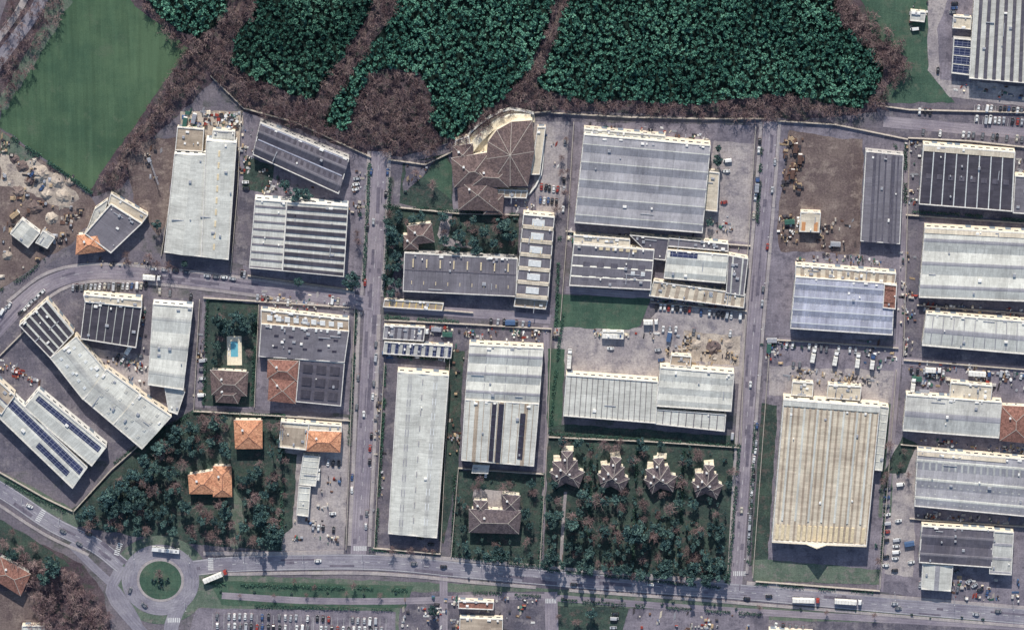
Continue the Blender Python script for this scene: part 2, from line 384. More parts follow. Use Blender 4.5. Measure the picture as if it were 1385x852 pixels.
# ---------------------------------------------------------------- roads
MAIN=[(-40,640),(10,668),(70,708),(130,738),(165,765)]
MAIN2=[(262,768),(330,762),(500,760),(640,772),(800,786),(1000,800),(1200,818),(1440,838)]
strip('main_road',MAIN,10.5,'road2',7); strip('main_road',MAIN2,10.5,'road2',7)
V1=[(513,205),(508,330),(500,480),(492,620),(484,758)]
strip('side_road',V1,9.6,'road',6)
V2=[(1042,165),(1032,300),(1020,440),(1008,600),(994,800)]
strip('side_road',V2,8.5,'road',6)
H1=[(505,412),(420,398),(330,386),(230,374),(130,368),(70,382),(25,415),(-30,475)]
strip('side_road',H1,9.5,'road',6)
strip('country_road',[(75,-40),(48,15),(15,60),(-30,120)],7.5,'road2',6)
strip('country_road',[(52,-40),(25,15),(-8,60)],4,'conc',5)
strip('slip_road',[(165,765),(150,800),(170,830),(205,870),(215,900)],7,'road2',6)
strip('slip_road',[(95,735),(125,765),(160,800),(190,850),(198,900)],5,'road2',5)
strip('slip_road',[(245,815),(232,845),(230,900)],9,'road2',6)
strip('service_lane',[(520,415),(640,424),(745,432)],6,'road',5)
strip('service_lane',[(1228,190),(1222,330),(1215,480),(1205,600),(1190,800)],4.2,'road',5)
strip('service_lane',[(1220,488),(1400,502)],5,'road',5)
strip('service_lane',[(1010,410),(900,402),(765,392)],4.5,'road',4)
strip('service_lane',[(738,440),(742,560),(728,780)],3.5,'road',3)
strip('service_lane',[(1195,165),(1400,182)],7,'road',5)
strip('access_road',[(745,800),(748,900)],8,'road',6)
strip('access_road',[(600,770),(600,900)],5,'road',5)
strip('service_lane',[(300,805),(420,812),(560,812),(700,806),(840,815),(1000,826),(1390,848)],4.5,'road',5)
strip('garden_path',[(765,665),(762,700),(758,775)],2.0,'conc',6)
strip('garden_path',[(832,668),(836,700),(830,775)],.9,'verge',6)
strip('garden_path',[(897,668),(900,710),(893,780)],.9,'verge',6)
strip('dirt_track',[(330,-10),(300,60),(250,110),(190,180),(150,240)],2.2,'dirt',2)
strip('dirt_track',[(765,-10),(745,50),(715,100),(690,140)],2.2,'dirt',2)
strip('dirt_track',[(520,-10),(480,70),(435,140)],2.2,'dirt',2)
b=MB()
for road,wd,n in ((V1,9,22),(V2,8.5,22),(H1,9.5,20),(MAIN2,10.5,30),(MAIN,10.5,8)):
    P=smooth(road,0,1.0); N=normals(P)
    for k in range(n):
        i=random.randrange(len(P)-2); c=P[i]+N[i]*random.uniform(-.35,.35)*wd; d=P[i+1]-P[i]; a=math.atan2(d.y,d.x)
        z=.255+.0006*(len(b.f)%17); L_=random.choice([random.uniform(2,5),random.uniform(8,26)]); W_=random.uniform(.6,2.6)
        b.box((c.x,c.y),L_,W_,z,z+.001,a)
b.obj('asphalt_repairs',['stain'])
def ring(name,px,py,r0,r1,mat,z):
    c=W(px,py,z); b=MB(); n=64
    for i in range(n):
        a0=6.28319*i/n;a1=6.28319*(i+1)/n
        P=lambda r,a:Vector((c.x+r*math.cos(a),c.y+r*math.sin(a),z))
        if r0==0: b.face([P(r1,a0),P(r1,a1),c])
        else: b.face([P(r0,a0),P(r1,a0),P(r1,a1),P(r0,a1)])
    return b.obj(name,[mat])
RC=(217,784)
ring('verge',*RC,0,30,'verge',.135)
ring('roundabout_road',*RC,14.5,24,'road2',.262)
rb=MB(); c=W(*RC); n=64
for i in range(n):
    a0=6.28319*i/n;a1=6.28319*(i+1)/n
    P=lambda r,a,z:Vector((c.x+r*math.cos(a),c.y+r*math.sin(a),z))
    rb.face([P(14.6,a0,.1),P(14.6,a1,.1),P(14.6,a1,.4),P(14.6,a0,.4)],1); rb.face([P(13,a0,.4),P(14.6,a0,.4),P(14.6,a1,.4),P(13,a1,.4)],1)
    rb.face([P(13,a0,.4),P(13,a1,.4),P(0,0,1.0)],0)
rb.obj('roundabout_island',['grass','side'])
dashes(MAIN,0); dashes(MAIN2,0,.22,3,4.5)
for o in (-4.7,4.7): dashes(MAIN2,o,.18,1,0); dashes(MAIN,o,.18,1,0)
dashes(V1,0,.15,3,6); dashes(V2,0,.15,3,6); dashes(H1,0,.15,3,6)
def zebra(px,py,ang,wd,n=7):
    b=MB(); c=W(px,py); z=zl(8)+.02; d=Vector((math.cos(ang),math.sin(ang),0))
    for i in range(n):
        q=c+d*((i-(n-1)/2)*wd/n); 
        b.box((q.x,q.y),wd/n*.5,3.2,z,z+.01,ang)
    b.obj('zebra_crossing',['mark'])
zebra(55,697,math.radians(60),9); zebra(160,742,math.radians(70),9); zebra(487,741,0,8.5); zebra(235,838,0,8)
zebra(1000,775,0,8); zebra(285,762,math.radians(90),9); zebra(745,812,0,7)
def side(pts,off,wd=1.7): ribbon('sidewalk',pts,wd,.32,'side',off)
side([(513,205),(508,330),(503,400)],6.2,2.2); side([(513,205),(508,330),(503,400)],-6.2,2)
for o in (6.2,-6.2): side([(499,425),(492,620),(486,738)],o,2.2)
for o in (5.6,-5.6): side([(1042,165),(1032,300),(1020,440),(1008,600),(998,775)],o,1.9)
side([(508,748),(640,758),(800,772),(980,786)],0,2.5); side([(1010,788),(1200,806),(1430,825)],0,2.2)
side([(300,776),(500,775),(640,787),(725,794)],0,2); side([(770,798),(1000,815),(1400,848)],0,1.8)
side([(275,748),(380,748),(465,746)],0,2.5)
side([(480,396),(420,388),(330,376),(230,364),(130,357),(62,370),(10,408)],0,1.8)
side([(490,424),(420,410),(330,398),(230,386),(135,380),(82,392),(40,425)],0,1.8)
side([(-20,670),(60,722),(120,750)],0,1.8)

# ---------------------------------------------------------------- buildings
def bl(P,u,v): return P[0].lerp(P[1],u).lerp(P[3].lerp(P[2],u),v)
def wall_details(win,A,B,h,storey=1,door=True,seed=0):
    r=random.Random(seed); d=B-A; d.z=0; L=d.length
    if L<3: return
    d.normalize(); nrm=Vector((d.y,-d.x,0)); ang=math.atan2(d.y,d.x); n=max(1,int(L/4.6))
    for i in range(n):
        c=A.lerp(B,(i+.5)/n); c.z=0
        if door and (r.random()<.22):
            q=c+nrm*.06; win.box((q.x,q.y),3.4,.2,.1,min(4.2,h*.6),ang,2); continue
        for s in range(storey):
            z0=h*(.55 if storey==1 else (.14+.46*s)); z1=z0+(h*.2 if storey==1 else 1.4)
            wd=2.6 if storey==1 else 1.2
            q=c+nrm*.03; win.box((q.x,q.y),wd+.4,.14,z0-.15,z1+.15,ang,1)
            q=c+nrm*.06; win.box((q.x,q.y),wd,.2,z0,z1,ang,0)
def PR(kind,r,f=.35):
    return {'flat':([(0,0),(1,0)],[0]),
    'gable':([(0,0),(.5,r),(1,0)],[0,0]),
    'gable2':([(0,0),(.42,r),(.46,r+.15),(.54,r+.15),(.58,r),(1,0)],[0,1,1,1,0]),
    'saw':([(0,0),(f,r),(1,0)],[1,0]),
    'strip':([(0,0),(1-f,0),(1-f+.02,r),(.98,r),(1,0)],[0,1,1,1]),
    'seam':([(0,0),(.47,r),(.53,r),(1,0)],[0,1,0])}[kind]
bid=[0]
def bld(name,q,h,roof='rw',alt='skyl',axis='v',kind='flat',n=1,rise=.8,f=.35,wall='wc',par=.6,sky=[],vents=4,parent=None,storey=1,base=0,det=True):
    bid[0]+=1; sd=bid[0]*13; r=random.Random(sd)
    P=[W(x,y,h) for x,y in q]
    if parent is None:
        c=sum(P,Vector())/4; c.z=0; parent=empty(name,c)
    wm=MB()
    for i in range(4):
        a,b=P[i],P[(i+1)%4]; wm.face([(b.x,b.y,base),(a.x,a.y,base),a,b])
    wd=MB()
    if det:
        for i in range(4): wall_details(wd,P[(i+1)%4],P[i],h,storey,True,sd+i)
    pf,ms=PR(kind,rise,f); rf=MB(); hz=lambda z:Vector((0,0,z))
    def at(a,s,z):
        p=bl(P,s,a) if axis=='v' else bl(P,a,s); return Vector((p.x,p.y,h+z))
    for k in range(n):
        for j in range(len(ms)):
            (t0,z0),(t1,z1)=pf[j],pf[j+1]; a0=(k+t0)/n;a1=(k+t1)/n
            rf.face([at(a0,0,z0),at(a0,1,z0),at(a1,1,z1),at(a1,0,z1)] if axis=='u' else [at(a0,1,z0),at(a0,0,z0),at(a1,0,z1),at(a1,1,z1)],ms[j])
            if z0>0 or z1>0:
                for s in (0,1):
                    pts=[at(a0,s,0)]+([at(a1,s,0)])+([at(a1,s,z1)] if z1>0 else [])+([at(a0,s,z0)] if z0>0 else [])
                    wm.face(pts)
    def zat(u,v):
        a=(v if axis=='v' else u)*n; a-=min(int(a),n-1)
        for j in range(len(ms)):
            (t0,z0),(t1,z1)=pf[j],pf[j+1]
            if t0<=a<=t1: return h+z0+(z1-z0)*(a-t0)/max(1e-6,t1-t0)
        return h
    if par:
        for i in range(4):
            a,b=P[i],P[(i+1)%4]
            pc,pn=P[i-1],P[(i+2)%4]
            def inn(p,q1,q2,d): return p+(q1-p).normalized()*d+(q2-p).normalized()*d
            ao=inn(a,pc,b,-.12);bo=inn(b,a,pn,-.12);ai=inn(a,pc,b,.38);bi=inn(b,a,pn,.38)
            zt=hz(par);zb=hz(-.5)
            wm.face([ao+zt,ai+zt,bi+zt,bo+zt],1); wm.face([bo+zb,ao+zb,ao+zt,bo+zt],1); wm.face([ai+hz(-.1),bi+hz(-.1),bi+zt,ai+zt],1)
            wm.face([ao+zb,bo+zb,b+zb,a+zb],1)
    sm=MB(); smats=[]
    def mi(m):
        if m not in smats: smats.append(m)
        return smats.index(m)
    for sdef in sky:
        nu,nv,fu,fv,mat,u0,v0,u1,v1=sdef[:9]; hh=sdef[9] if len(sdef)>9 else .3
        for i in range(nu):
            for j in range(nv):
                if nu*nv>12 and r.random()<.05: continue
                cu=u0+(u1-u0)*(i+.5)/nu; cv=v0+(v1-v0)*(j+.5)/nv; du=(u1-u0)/nu*fu/2; dv=(v1-v0)/nv*fv/2
                c4=[(cu-du,cv+dv),(cu+du,cv+dv),(cu+du,cv-dv),(cu-du,cv-dv)]
                B=[];Tt=[]
                for (uu,vv) in c4:
                    p=bl(P,uu,vv); z=zat(min(max(uu,0),1),min(max(vv,0),1)); B.append(Vector((p.x,p.y,z-.25))); Tt.append(Vector((p.x,p.y,z+hh)))
                k=mi(mat)
                for e in range(4): sm.face([B[e],B[(e+1)%4],Tt[(e+1)%4],Tt[e]],k)
                sm.face(Tt,k)
    vm=MB()
    for i in range(vents):
        u,v=r.uniform(.08,.92),r.uniform(.08,.92); p=bl(P,u,v); z=zat(u,v)
        ang=math.atan2((P[1]-P[0]).y,(P[1]-P[0]).x); k=r.random()
        if k<.5: vm.box((p.x,p.y),r.uniform(.9,2.4),r.uniform(.9,1.8),z-.2,z+r.uniform(.6,1.3),ang,r.choice([0,0,1]))
        elif k<.7: vm.box((p.x,p.y),r.uniform(4,9),.45,z-.1,z+.5,ang+r.choice([0,1.571]),0)
        else: vm.cyl((p.x,p.y),r.uniform(.3,.6),z-.2,z+r.uniform(.6,1.4),8,r.choice([0,1]))
    L=(P[1]-P[0]).length; e0=(P[1]-P[0]).normalized(); ang=math.atan2(e0.y,e0.x)
    if vents>2 and L>18:
        for i in range(int(L/5)):
            if r.random()<.5:
                u=r.uniform(.03,.97); v=r.uniform(.015,.06); p=bl(P,u,v); z=zat(u,v); vm.box((p.x,p.y),r.uniform(.6,2.6),r.uniform(.5,1.3),z-.2,z+r.uniform(.4,1.2),ang,r.choice([0,1,1]))
    wm.obj('walls',[wall,'par'],parent); rf.obj('roof',[roof,alt],parent)
    wd.obj('windows_and_doors',['glass','trim','door'],parent)
    if sm.f: sm.obj('skylights',smats,parent)
    if vm.f: vm.obj('roof_vents',['metal','trim'],parent)
    return parent
def house(name,parts,tile='tb',wall='wc',h=6.5,parent=None,chim=1):
    for q,hh,rise in parts:
        P=[W(x,y,hh) for x,y in q]
        if parent is None:
            c=sum(P,Vector())/4; c.z=0; parent=empty(name,c)
        cc=sum(P,Vector())/4; wl=MB(); I=[cc+(p-cc)*.88 for p in P]
        for i in range(4):
            a,b=I[i],I[(i+1)%4]; wl.face([(b.x,b.y,0),(a.x,a.y,0),(a.x,a.y,hh+.05),(b.x,b.y,hh+.05)])
        wd=MB(); bid[0]+=1
        for i in range(4): wall_details(wd,I[(i+1)%4],I[i],hh,2,False,bid[0])
        rf=MB(); L1=(P[1]-P[0]).length; L2=(P[2]-P[1]).length
        up=Vector((0,0,rise))
        if L1>=L2:
            k=min(.5,L2/L1/2); r0=P[0].lerp(P[3],.5).lerp(P[1].lerp(P[2],.5),k)+up; r1=P[0].lerp(P[3],.5).lerp(P[1].lerp(P[2],.5),1-k)+up
            fs=[[P[1],P[0],r0,r1],[P[3],P[2],r1,r0]]; ts=[[P[0],P[3],r0],[P[2],P[1],r1]]
        else:
            k=min(.5,L1/L2/2); r0=P[0].lerp(P[1],.5).lerp(P[3].lerp(P[2],.5),k)+up; r1=P[0].lerp(P[1],.5).lerp(P[3].lerp(P[2],.5),1-k)+up
            fs=[[P[0],P[3],r1,r0],[P[2],P[1],r0,r1]]; ts=[[P[1],P[0],r0],[P[3],P[2],r1]]
        for f in fs: rf.face(f if (r1-r0).length>.2 else [f[0],f[1],f[2]])
        for t in ts: rf.face(t)
        for i in range(4):
            a,b=P[i],P[(i+1)%4]; dn=Vector((0,0,-.3)); rf.face([b+dn,a+dn,a,b],1)
        cp=MB()
        def cap(a,b,wdt=.16):
            d=(b-a); nn=Vector((-d.y,d.x,0)); 
            if nn.length<.1: return
            nn.normalize(); z=Vector((0,0,.09)); cp.face([a-nn*wdt+z,b-nn*wdt+z,b+nn*wdt+z,a+nn*wdt+z],0)
        cap(r0,r1); 
        for p in P: cap(p,min((r0,r1),key=lambda r:(r-p).length))
        wl.obj('walls',[wall],parent); wd.obj('windows',['glass','trim','door'],parent); rf.obj('roof',[tile,'trim'],parent); cp.obj('ridge_tiles',['concw' if tile!='to' else 'tr'],parent)
        if chim:
            p=cc.lerp(P[0],.4); ch=MB(); ch.box((p.x,p.y),1,.8,hh+.3*rise,hh+rise+.5,.1,0); ch.box((p.x,p.y),1.3,1.1,hh+rise+.5,hh+rise+.7,.1,1); ch.obj('chimney',['wg','trim'],parent)
    return parent

# column A
e=bld('warehouse',[(236,208),(282,210),(272,347),(222,341)],8,'rw','rw2','u','gable',1,1.6,wall='ww',vents=3)
bld('',[(279,190),(320,193),(309,351),(272,347)],8.6,'rw','rw2','u','gable',1,1.4,parent=e,wall='ww',vents=5,sky=[(1,9,.12,.5,'skyw',.2,.05,.7,.95,.3)])
bld('',[(240,172),(276,175),(274,205),(237,203)],4,'rt','rw2','u','flat',parent=e,vents=5)
bld('workshop_building',[(288,176),(318,178),(317,196),(286,194)],5.5,'rw2','rw','v','gable',1,.6)
bld('warehouse',[(352,166),(472,215),(458,262),(342,209)],7.5,'rd','rgm','v','gable2',2,1.6,wall='wg',vents=3,sky=[(14,1,.5,.8,'rdd',.05,.08,.95,.2,.06),(14,1,.5,.8,'rdd',.05,.55,.95,.68,.06),(1,1,1,1,'rbl',.02,.0,.98,.05,.2),(1,1,1,1,'rbl',.02,.49,.98,.52,.5)])
e=bld('factory_building',[(345,270),(388,273),(382,366),(337,362)],8.5,'rw','rgm','v','strip',9,.3,.28,wall='ww')
bld('',[(388,273),(471,279),(465,374),(382,366)],8.9,'rw','rdd','v','strip',9,.5,.5,parent=e,wall='ww')
e=bld('workshop_building',[(150,276),(192,302),(150,342),(115,316)],6.5,'rgm','rw','u','flat',wall='wc',vents=6,par=.8)
bld('',[(150,262),(200,291),(192,302),(146,276)],5,'rc','rw','u','flat',parent=e,vents=2)
bld('',[(128,283),(146,270),(138,300),(118,310)],4,'rw2','rw','u','flat',parent=e,vents=1)
house('house',[([(104,318),(134,316),(143,340),(102,345)],6,2.4)],'to')
bld('shed_building',[(30,297),(54,315),(38,335),(14,316)],5,'rw','rw2','u','gable',1,1,wall='ww',vents=1)
bld('shed_building',[(58,312),(74,322),(64,336),(48,328)],4,'rw2','rw2','u','gable',1,.8,wall='wg',vents=1)
e=bld('workshop_terrace',[(26,440),(64,406),(100,450),(68,484)],7.5,'rdd','rw','u','strip',5,.5,.26,vents=5)
bld('',[(68,484),(103,455),(146,505),(112,540)],8,'rw','rw2','u','gable2',1,1.3,parent=e,sky=[(1,5,.3,.3,'skyl',.1,.05,.4,.95),(1,5,.3,.3,'skyl',.6,.05,.9,.95)])
bld('',[(113,540),(144,499),(190,533),(153,574)],8.3,'rw','rw2','u','gable2',1,1.3,parent=e,sky=[(4,2,.3,.15,'rw2',.05,.1,.95,.9)])
bld('',[(153,574),(188,533),(232,563),(192,607)],8.7,'rw','rw2','u','gable2',1,1.3,parent=e,sky=[(4,2,.3,.15,'rw2',.05,.1,.95,.9)])
bld('',[(222,520),(250,530),(240,560),(228,556)],6,'rw2','rw2','u','flat',parent=e,vents=2)
e=bld('factory_building',[(115,408),(192,416),(184,470),(109,458)],8,'rdd','rw2','u','strip',7,.4,.12,vents=5)
bld('',[(113,399),(192,406),(192,416),(115,408)],8.6,'rc','rw','u','flat',parent=e,vents=5,par=.5,det=True)
e=bld('warehouse',[(207,411),(261,415),(248,527),(200,520)],8,'rw','rw2','v','gable2',3,.8,wall='ww',vents=4)
e=bld('warehouse',[(52,528),(144,604),(124,630),(32,552)],8,'rw','solar','v','gable',1,1,wall='ww',vents=1,sky=[(1,1,1,.8,'solar',.04,.12,.96,.42,.1)])
bld('',[(2,520),(118,632),(98,660),(-22,545)],8,'rw','solar','v','gable',1,1.2,wall='ww',vents=1,parent=e,sky=[(1,1,1,.8,'solar',.04,.1,.98,.45,.1),(1,1,1,.8,'solar',.55,.55,.9,.85,.1)])
e=bld('office_building',[(-30,490),(20,535),(2,560),(-50,520)],9,'rt','rw','u','flat',vents=8,wall='wc')
e=bld('factory_building',[(353,438),(472,448),(466,490),(350,482)],7.5,'rgm','rgm','u','gable2',4,.4,vents=12,par=.3,sky=[(5,2,.3,.2,'skyd',.1,.15,.95,.85,.15),(7,1,.2,.8,'skyl',.05,.0,.95,.1,.7)])
bld('',[(353,419),(472,432),(472,448),(353,438)],6,'rt','rw','u','flat',parent=e,vents=14,sky=[(9,1,.6,.6,'skyl',.05,.2,.95,.8,.8)])
bld('',[(405,486),(466,491),(461,549),(400,543)],7,'rd','rd','u','flat',parent=e,vents=2,sky=[(3,3,.7,.65,'rdd',.05,.05,.95,.95,.5)],wall='wg',par=.3)
house('townhouse',[([(362,486),(404,488),(402,516),(361,512)],7.5,2.0),([(364,508),(402,512),(400,546),(362,542)],7.2,2.0)],'tr')
house('villa',[([(284,500),(336,503),(334,536),(286,534)],6.2,2.2),([(288,520),(332,522),(322,546),(292,544)],5.6,1.6)],'tb')
b=MB(); p=W(317,474); b.box((p.x,p.y),9,19,.05,.3,.0,0); b.box((p.x,p.y+1.0),4.4,10,.3,.36,0,1); 
b.box((p.x-3.4,p.y-2),.7,1.9,.3,.6,0,2); b.box((p.x-3.4,p.y+1),.7,1.9,.3,.6,0,2); b.obj('swimming_pool',['crm','water','trim'])
house('house',[([(316,568),(355,568),(355,607),(318,607)],6.5,2.3)],'to')
house('villa',[([(254,642),(292,636),(294,668),(256,668)],6.2,1.8),([(288,630),(313,630),(314,672),(288,672)],6.5,2.0)],'to')
e=bld('office_building',[(380,570),(418,573),(414,608),(377,604)],7,'rc','rw','u','flat',vents=5,storey=2,par=.9,sky=[(1,1,1,1,'rt',.1,.2,.9,.9,.1)])
house('',[([(414,582),(462,584),(460,612),(413,610)],7.4,2.0)],'to',parent=e)
bld('',[(418,573),(462,576),(462,584),(416,581)],6.4,'rc','rw','u','flat',parent=e,vents=2)
bld('shed_building',[(410,615),(433,617),(427,657),(404,655)],4,'rw','rw','v','strip',5,.2,.1,wall='ww',vents=1)
bld('shed_building',[(404,657),(420,658),(417,698),(401,696)],4,'rw','rw','v','strip',4,.2,.1,wall='ww',vents=1)
house('house',[([(0,752),(42,776),(28,806),(-14,780)],6.5,2.2)],'tr',wall='ww')
# column B
e=house('villa',[([(610,214),(662,206),(668,248),(614,254)],7,2.8),([(618,242),(672,236),(674,286),(620,284)],6.4,2.6),([(640,222),(690,226),(688,254),(638,252)],7.5,2.4),([(612,198),(640,194),(640,220),(612,222)],5.6,1.8),([(652,262),(682,262),(680,290),(654,290)],5.2,1.6)],'tb')
bld('',[(616,190),(634,184),(636,194),(616,200)],4.5,'rc','rw','u','flat',parent=e,vents=2)
bld('',[(668,256),(714,258),(712,268),(668,266)],4.2,'rt','rw','u','strip',6,.2,.2,parent=e,vents=2)
cc=W(690,208,8); pts=[]
for (x,y) in [(720,163),(723,205),(714,252),(690,252),(664,250),(658,215),(660,192),(672,176),(692,165)]: pts.append(W(x,y,8))
ee=empty('curved_hall',(cc.x,cc.y,0))
wl=MB(); rf=MB(); rc_=MB()
for i in range(len(pts)):
    a,c2=pts[i],pts[(i+1)%len(pts)]; top=Vector((cc.x,cc.y,11.0))
    wl.face([(c2.x,c2.y,0),(a.x,a.y,0),(a.x,a.y,8),(c2.x,c2.y,8)]); rf.face([c2,a,top])
    d=(top-a); nn=Vector((-d.y,d.x,0)).normalized()*.15; z=Vector((0,0,.08)); rc_.face([a-nn+z,top-nn+z,top+nn+z,a+nn+z])
wl.obj('walls',['wc'],ee); rf.obj('roof',['tb'],ee); rc_.obj('ridge_tiles',['concw'],ee)
# curved stepped cream wing
ribbon('curved_wing',[(634,204),(648,186),(668,168),(690,158),(718,157)],4.2,3.6,'ww',0,0,True,'crm')
ribbon('retaining_wall',[(616,206),(636,178),(662,157),(690,146),(722,152)],.9,3,'ww')
ribbon('retaining_wall',[(736,172),(732,235),(715,262)],.8,1.8,'ww')
bld('canopy_building',[(727,172),(738,172),(730,236),(718,236)],4,'rc','rw','v','flat',vents=1)
e=bld('factory_building',[(547,342),(700,350),(698,401),(545,394)],7,'rgm','rgm','v','flat',1,.45,wall='wg',vents=8,par=.3,sky=[(8,1,.09,.9,'skyw',.02,.14,.98,.36,.8),(9,1,.05,.3,'skyw',.02,.62,.98,.9,.4),(1,1,1,1,'rd',.0,.42,1,.44,.25),(16,1,.04,1,'rd',.0,.02,1,.98,.05)])
e=bld('warehouse',[(708,290),(750,294),(741,406),(697,402)],8,'rgm','rc','v','strip',6,.6,.28,wall='wc',vents=3,sky=[(1,6,1,.45,'skyl',.3,.0,.7,.98,.7),(2,6,.05,.5,'skyw',.2,.02,.8,.98,.5)])
bld('',[(697,402),(741,406),(738,418),(695,414)],5,'rt','rc','v','flat',vents=3,parent=e)
house('house',[([(550,306),(584,302),(588,328),(552,332)],6.2,2.2),([(544,318),(566,318),(566,338),(546,338)],5.6,1.6)],'tb')
bld('garage_row',[(520,405),(600,410),(598,420),(518,415)],3.2,'rt','yel','u','strip',9,.1,.15,vents=3)
bld('warehouse',[(538,503),(607,508),(591,727),(525,721)],8.5,'rw','rw2','u','gable2',2,1.0,wall='wc',vents=2,sky=[(1,10,.25,.45,'rg',.1,.04,.4,.97,.12),(1,10,.25,.45,'skyl',.6,.02,.9,.95,.12),(1,10,.1,.35,'rg',.42,.0,.58,.95,.35)])
e=bld('factory_building',[(635,466),(735,471),(729,546),(629,540)],8.5,'rw','rg','v','gable2',3,1.1,wall='wc',vents=4,sky=[(3,6,.03,.7,'rg',.1,.02,.95,.98,.1)])
bld('',[(629,540),(729,546),(722,630),(624,622)],8.9,'rw','rt','u','gable2',3,.9,wall='wc',vents=3,parent=e,sky=[(1,5,1,.93,'skyd',.46,.02,.53,.98,.6),(1,5,1,.93,'skyd',.37,.02,.43,.98,.5),(1,4,1,.9,'skyd',.76,.15,.83,.9,.6),(10,1,.1,1,'rt',.02,.01,.98,.99,.06)])
bld('utility_building',[(640,628),(662,629),(660,640),(638,639)],3.5,'rw','rw','u','flat',vents=1)
house('villa',[([(634,688),(706,690),(702,722),(634,720)],6.8,2.6),([(678,668),(704,670),(702,694),(680,692)],6.4,1.8),([(640,676),(660,677),(660,696),(640,696)],6,1.6)],'tg')
bld('storage_building',[(520,440),(575,443),(573,461),(518,458)],4,'rg','rd','u','strip',6,.2,.4,vents=6)
bld('storage_building',[(520,462),(612,468),(610,484),(518,478)],4.2,'rw2','solar','u','strip',9,.3,.5,vents=6)
# column C
e=bld('factory_building',[(790,182),(961,197),(950,315),(777,301)],9,'rg','rw','v','seam',5,.9,wall='wc',vents=6,sky=[(26,5,.12,.8,'rbl',.01,.01,.99,.99,.05)])
bld('',[(790,174),(900,184),(900,192),(790,182)],6,'rw','rw','u','flat',parent=e,vents=9)
bld('',[(955,232),(973,234),(970,286),(951,284)],6,'rc','rw','u','flat',parent=e,vents=2)
e=bld('factory_building',[(776,330),(885,338),(880,392),(770,386)],7.5,'rgm','rw','v','saw',4,.5,.1,wall='wc',vents=10,sky=[(6,1,.6,.5,'skyw',.3,.0,.8,.12,.4),(5,2,.5,.35,'rd',.1,.3,.95,.95,.1),(2,1,.4,.8,'skyl',.7,.55,.95,.68,.4)])
bld('',[(776,318),(852,324),(852,334),(776,328)],6,'rc','rw','u','flat',parent=e,vents=9)
bld('',[(852,318),(905,323),(900,352),(884,350)],6,'rd','rw','v','flat',parent=e,vents=6)
e=bld('workshop_building',[(903,338),(985,345),(981,383),(898,376)],7.5,'rw','rw2','v','gable',2,.9,vents=3,sky=[(1,1,1,1,'solar',.05,.04,.5,.2,.3)])
bld('',[(905,322),(985,330),(985,340),(903,333)],6,'rgm','rw','u','flat',parent=e,vents=10)
bld('',[(884,380),(1008,398),(1006,416),(878,400)],5.5,'rc','rt','u','strip',10,.3,.4,parent=e,vents=14)
bld('workshop_building',[(985,345),(1012,350),(1006,400),(982,396)],6,'rgm','rw','u','gable2',2,.6,vents=5)
bld('utility_building',[(815,448),(844,449),(843,458),(814,457)],3.5,'rw','rw','u','flat',vents=1,wall='ww')
e=bld('warehouse',[(766,507),(890,516),(887,572),(762,562)],8,'rw','rgm','u','strip',17,.35,.12,wall='wc',vents=2)
bld('',[(893,497),(993,505),(989,556),(888,549)],9,'rw','rw2','v','seam',3,.5,wall='wc',vents=4,parent=e,sky=[(9,1,.05,1,'rg',.02,.02,.98,.98,.05)])
bld('',[(888,553),(982,560),(980,583),(886,573)],7.4,'rw','rgm','u','strip',9,.3,.12,wall='wc',vents=1,parent=e)
bld('annex_building',[(908,480),(935,482),(934,496),(906,494)],5,'rt','rw','u','flat',vents=4)
def villa4(x,y,s=1.0,a=0):
    ca,sa=math.cos(a),math.sin(a)
    def R(L): return [(x+(p*ca-q*sa)*s,y+(p*sa+q*ca)*s) for p,q in L]
    house('villa',[(R([(-20,-12),(14,-14),(18,18),(-18,16)]),6.5,3.4),(R([(-8,-26),(8,-26),(8,6),(-8,6)]),6.9,2.4),
       (R([(-2,-6),(24,2),(16,24),(-10,14)]),6.1,2.6),(R([(-24,2),(0,-8),(8,12),(-14,24)]),5.8,2.4)],'tg',wall='wc')
    b=MB(); p=W(x+2*s,y-30*s); b.box((p.x,p.y),6,3.4,.05,1.2,a,0); p=W(x-14*s,y-18*s); b.box((p.x,p.y),4,3,.05,2.6,a,1); b.obj('garden_terrace',['crm','wc'])
villa4(767,636,1.0); villa4(830,642,.92,.15); villa4(893,644,.95,-.1); villa4(957,652,.9,.1)
# column D
bld('long_shed',[(1171,205),(1222,210),(1217,330),(1164,326)],6.5,'rgm','rd','u','gable2',2,.8,wall='wg',vents=3,sky=[(4,1,.25,1,'rd',.3,.02,.95,.98,.1)],par=.3)
bld('utility_building',[(1083,287),(1110,288),(1108,314),(1081,313)],5,'rc','rt','u','gable',1,.8,wall='wc',vents=2,sky=[(1,1,1,1,'orp',.1,.5,.9,.95,.3)])
e=bld('factory_building',[(1076,374),(1210,384),(1207,453),(1069,444)],8.5,'rbl','skyl','v','seam',4,.8,wall='wc',vents=3,sky=[(16,4,.3,.85,'rg',.01,.02,.88,.98,.05),(16,4,.12,.85,'rw',.03,.02,.9,.98,.07)])
bld('',[(1076,359),(1212,370),(1210,384),(1076,374)],7,'rc','rt','u','strip',12,.3,.4,parent=e,vents=12)
bld('',[(1196,384),(1213,386),(1211,418),(1194,416)],9.3,'tr','tr','u','flat',parent=e,vents=2)
e=bld('factory_building',[(1060,540),(1190,550),(1172,737),(1044,731)],10,'rc','rt','u','strip',17,.4,.34,wall='wc',par=.9,vents=6,sky=[(1,1,1,1,'rw',.0,.0,1,.04,.8),(17,1,.55,1,'skyw',.02,.88,.98,.985,.5),(7,1,.16,1,'rw',.02,.05,.98,.85,.45)])
bld('',[(1190,549),(1202,551),(1193,636),(1182,635)],7,'rw','rw','v','strip',8,.2,.1,parent=e,vents=1)
P0=W(1044,732,10); P1=W(1172,738,10); pm=MB(); d=P1-P0; nn=Vector((-d.y,d.x,0)).normalized()*.3
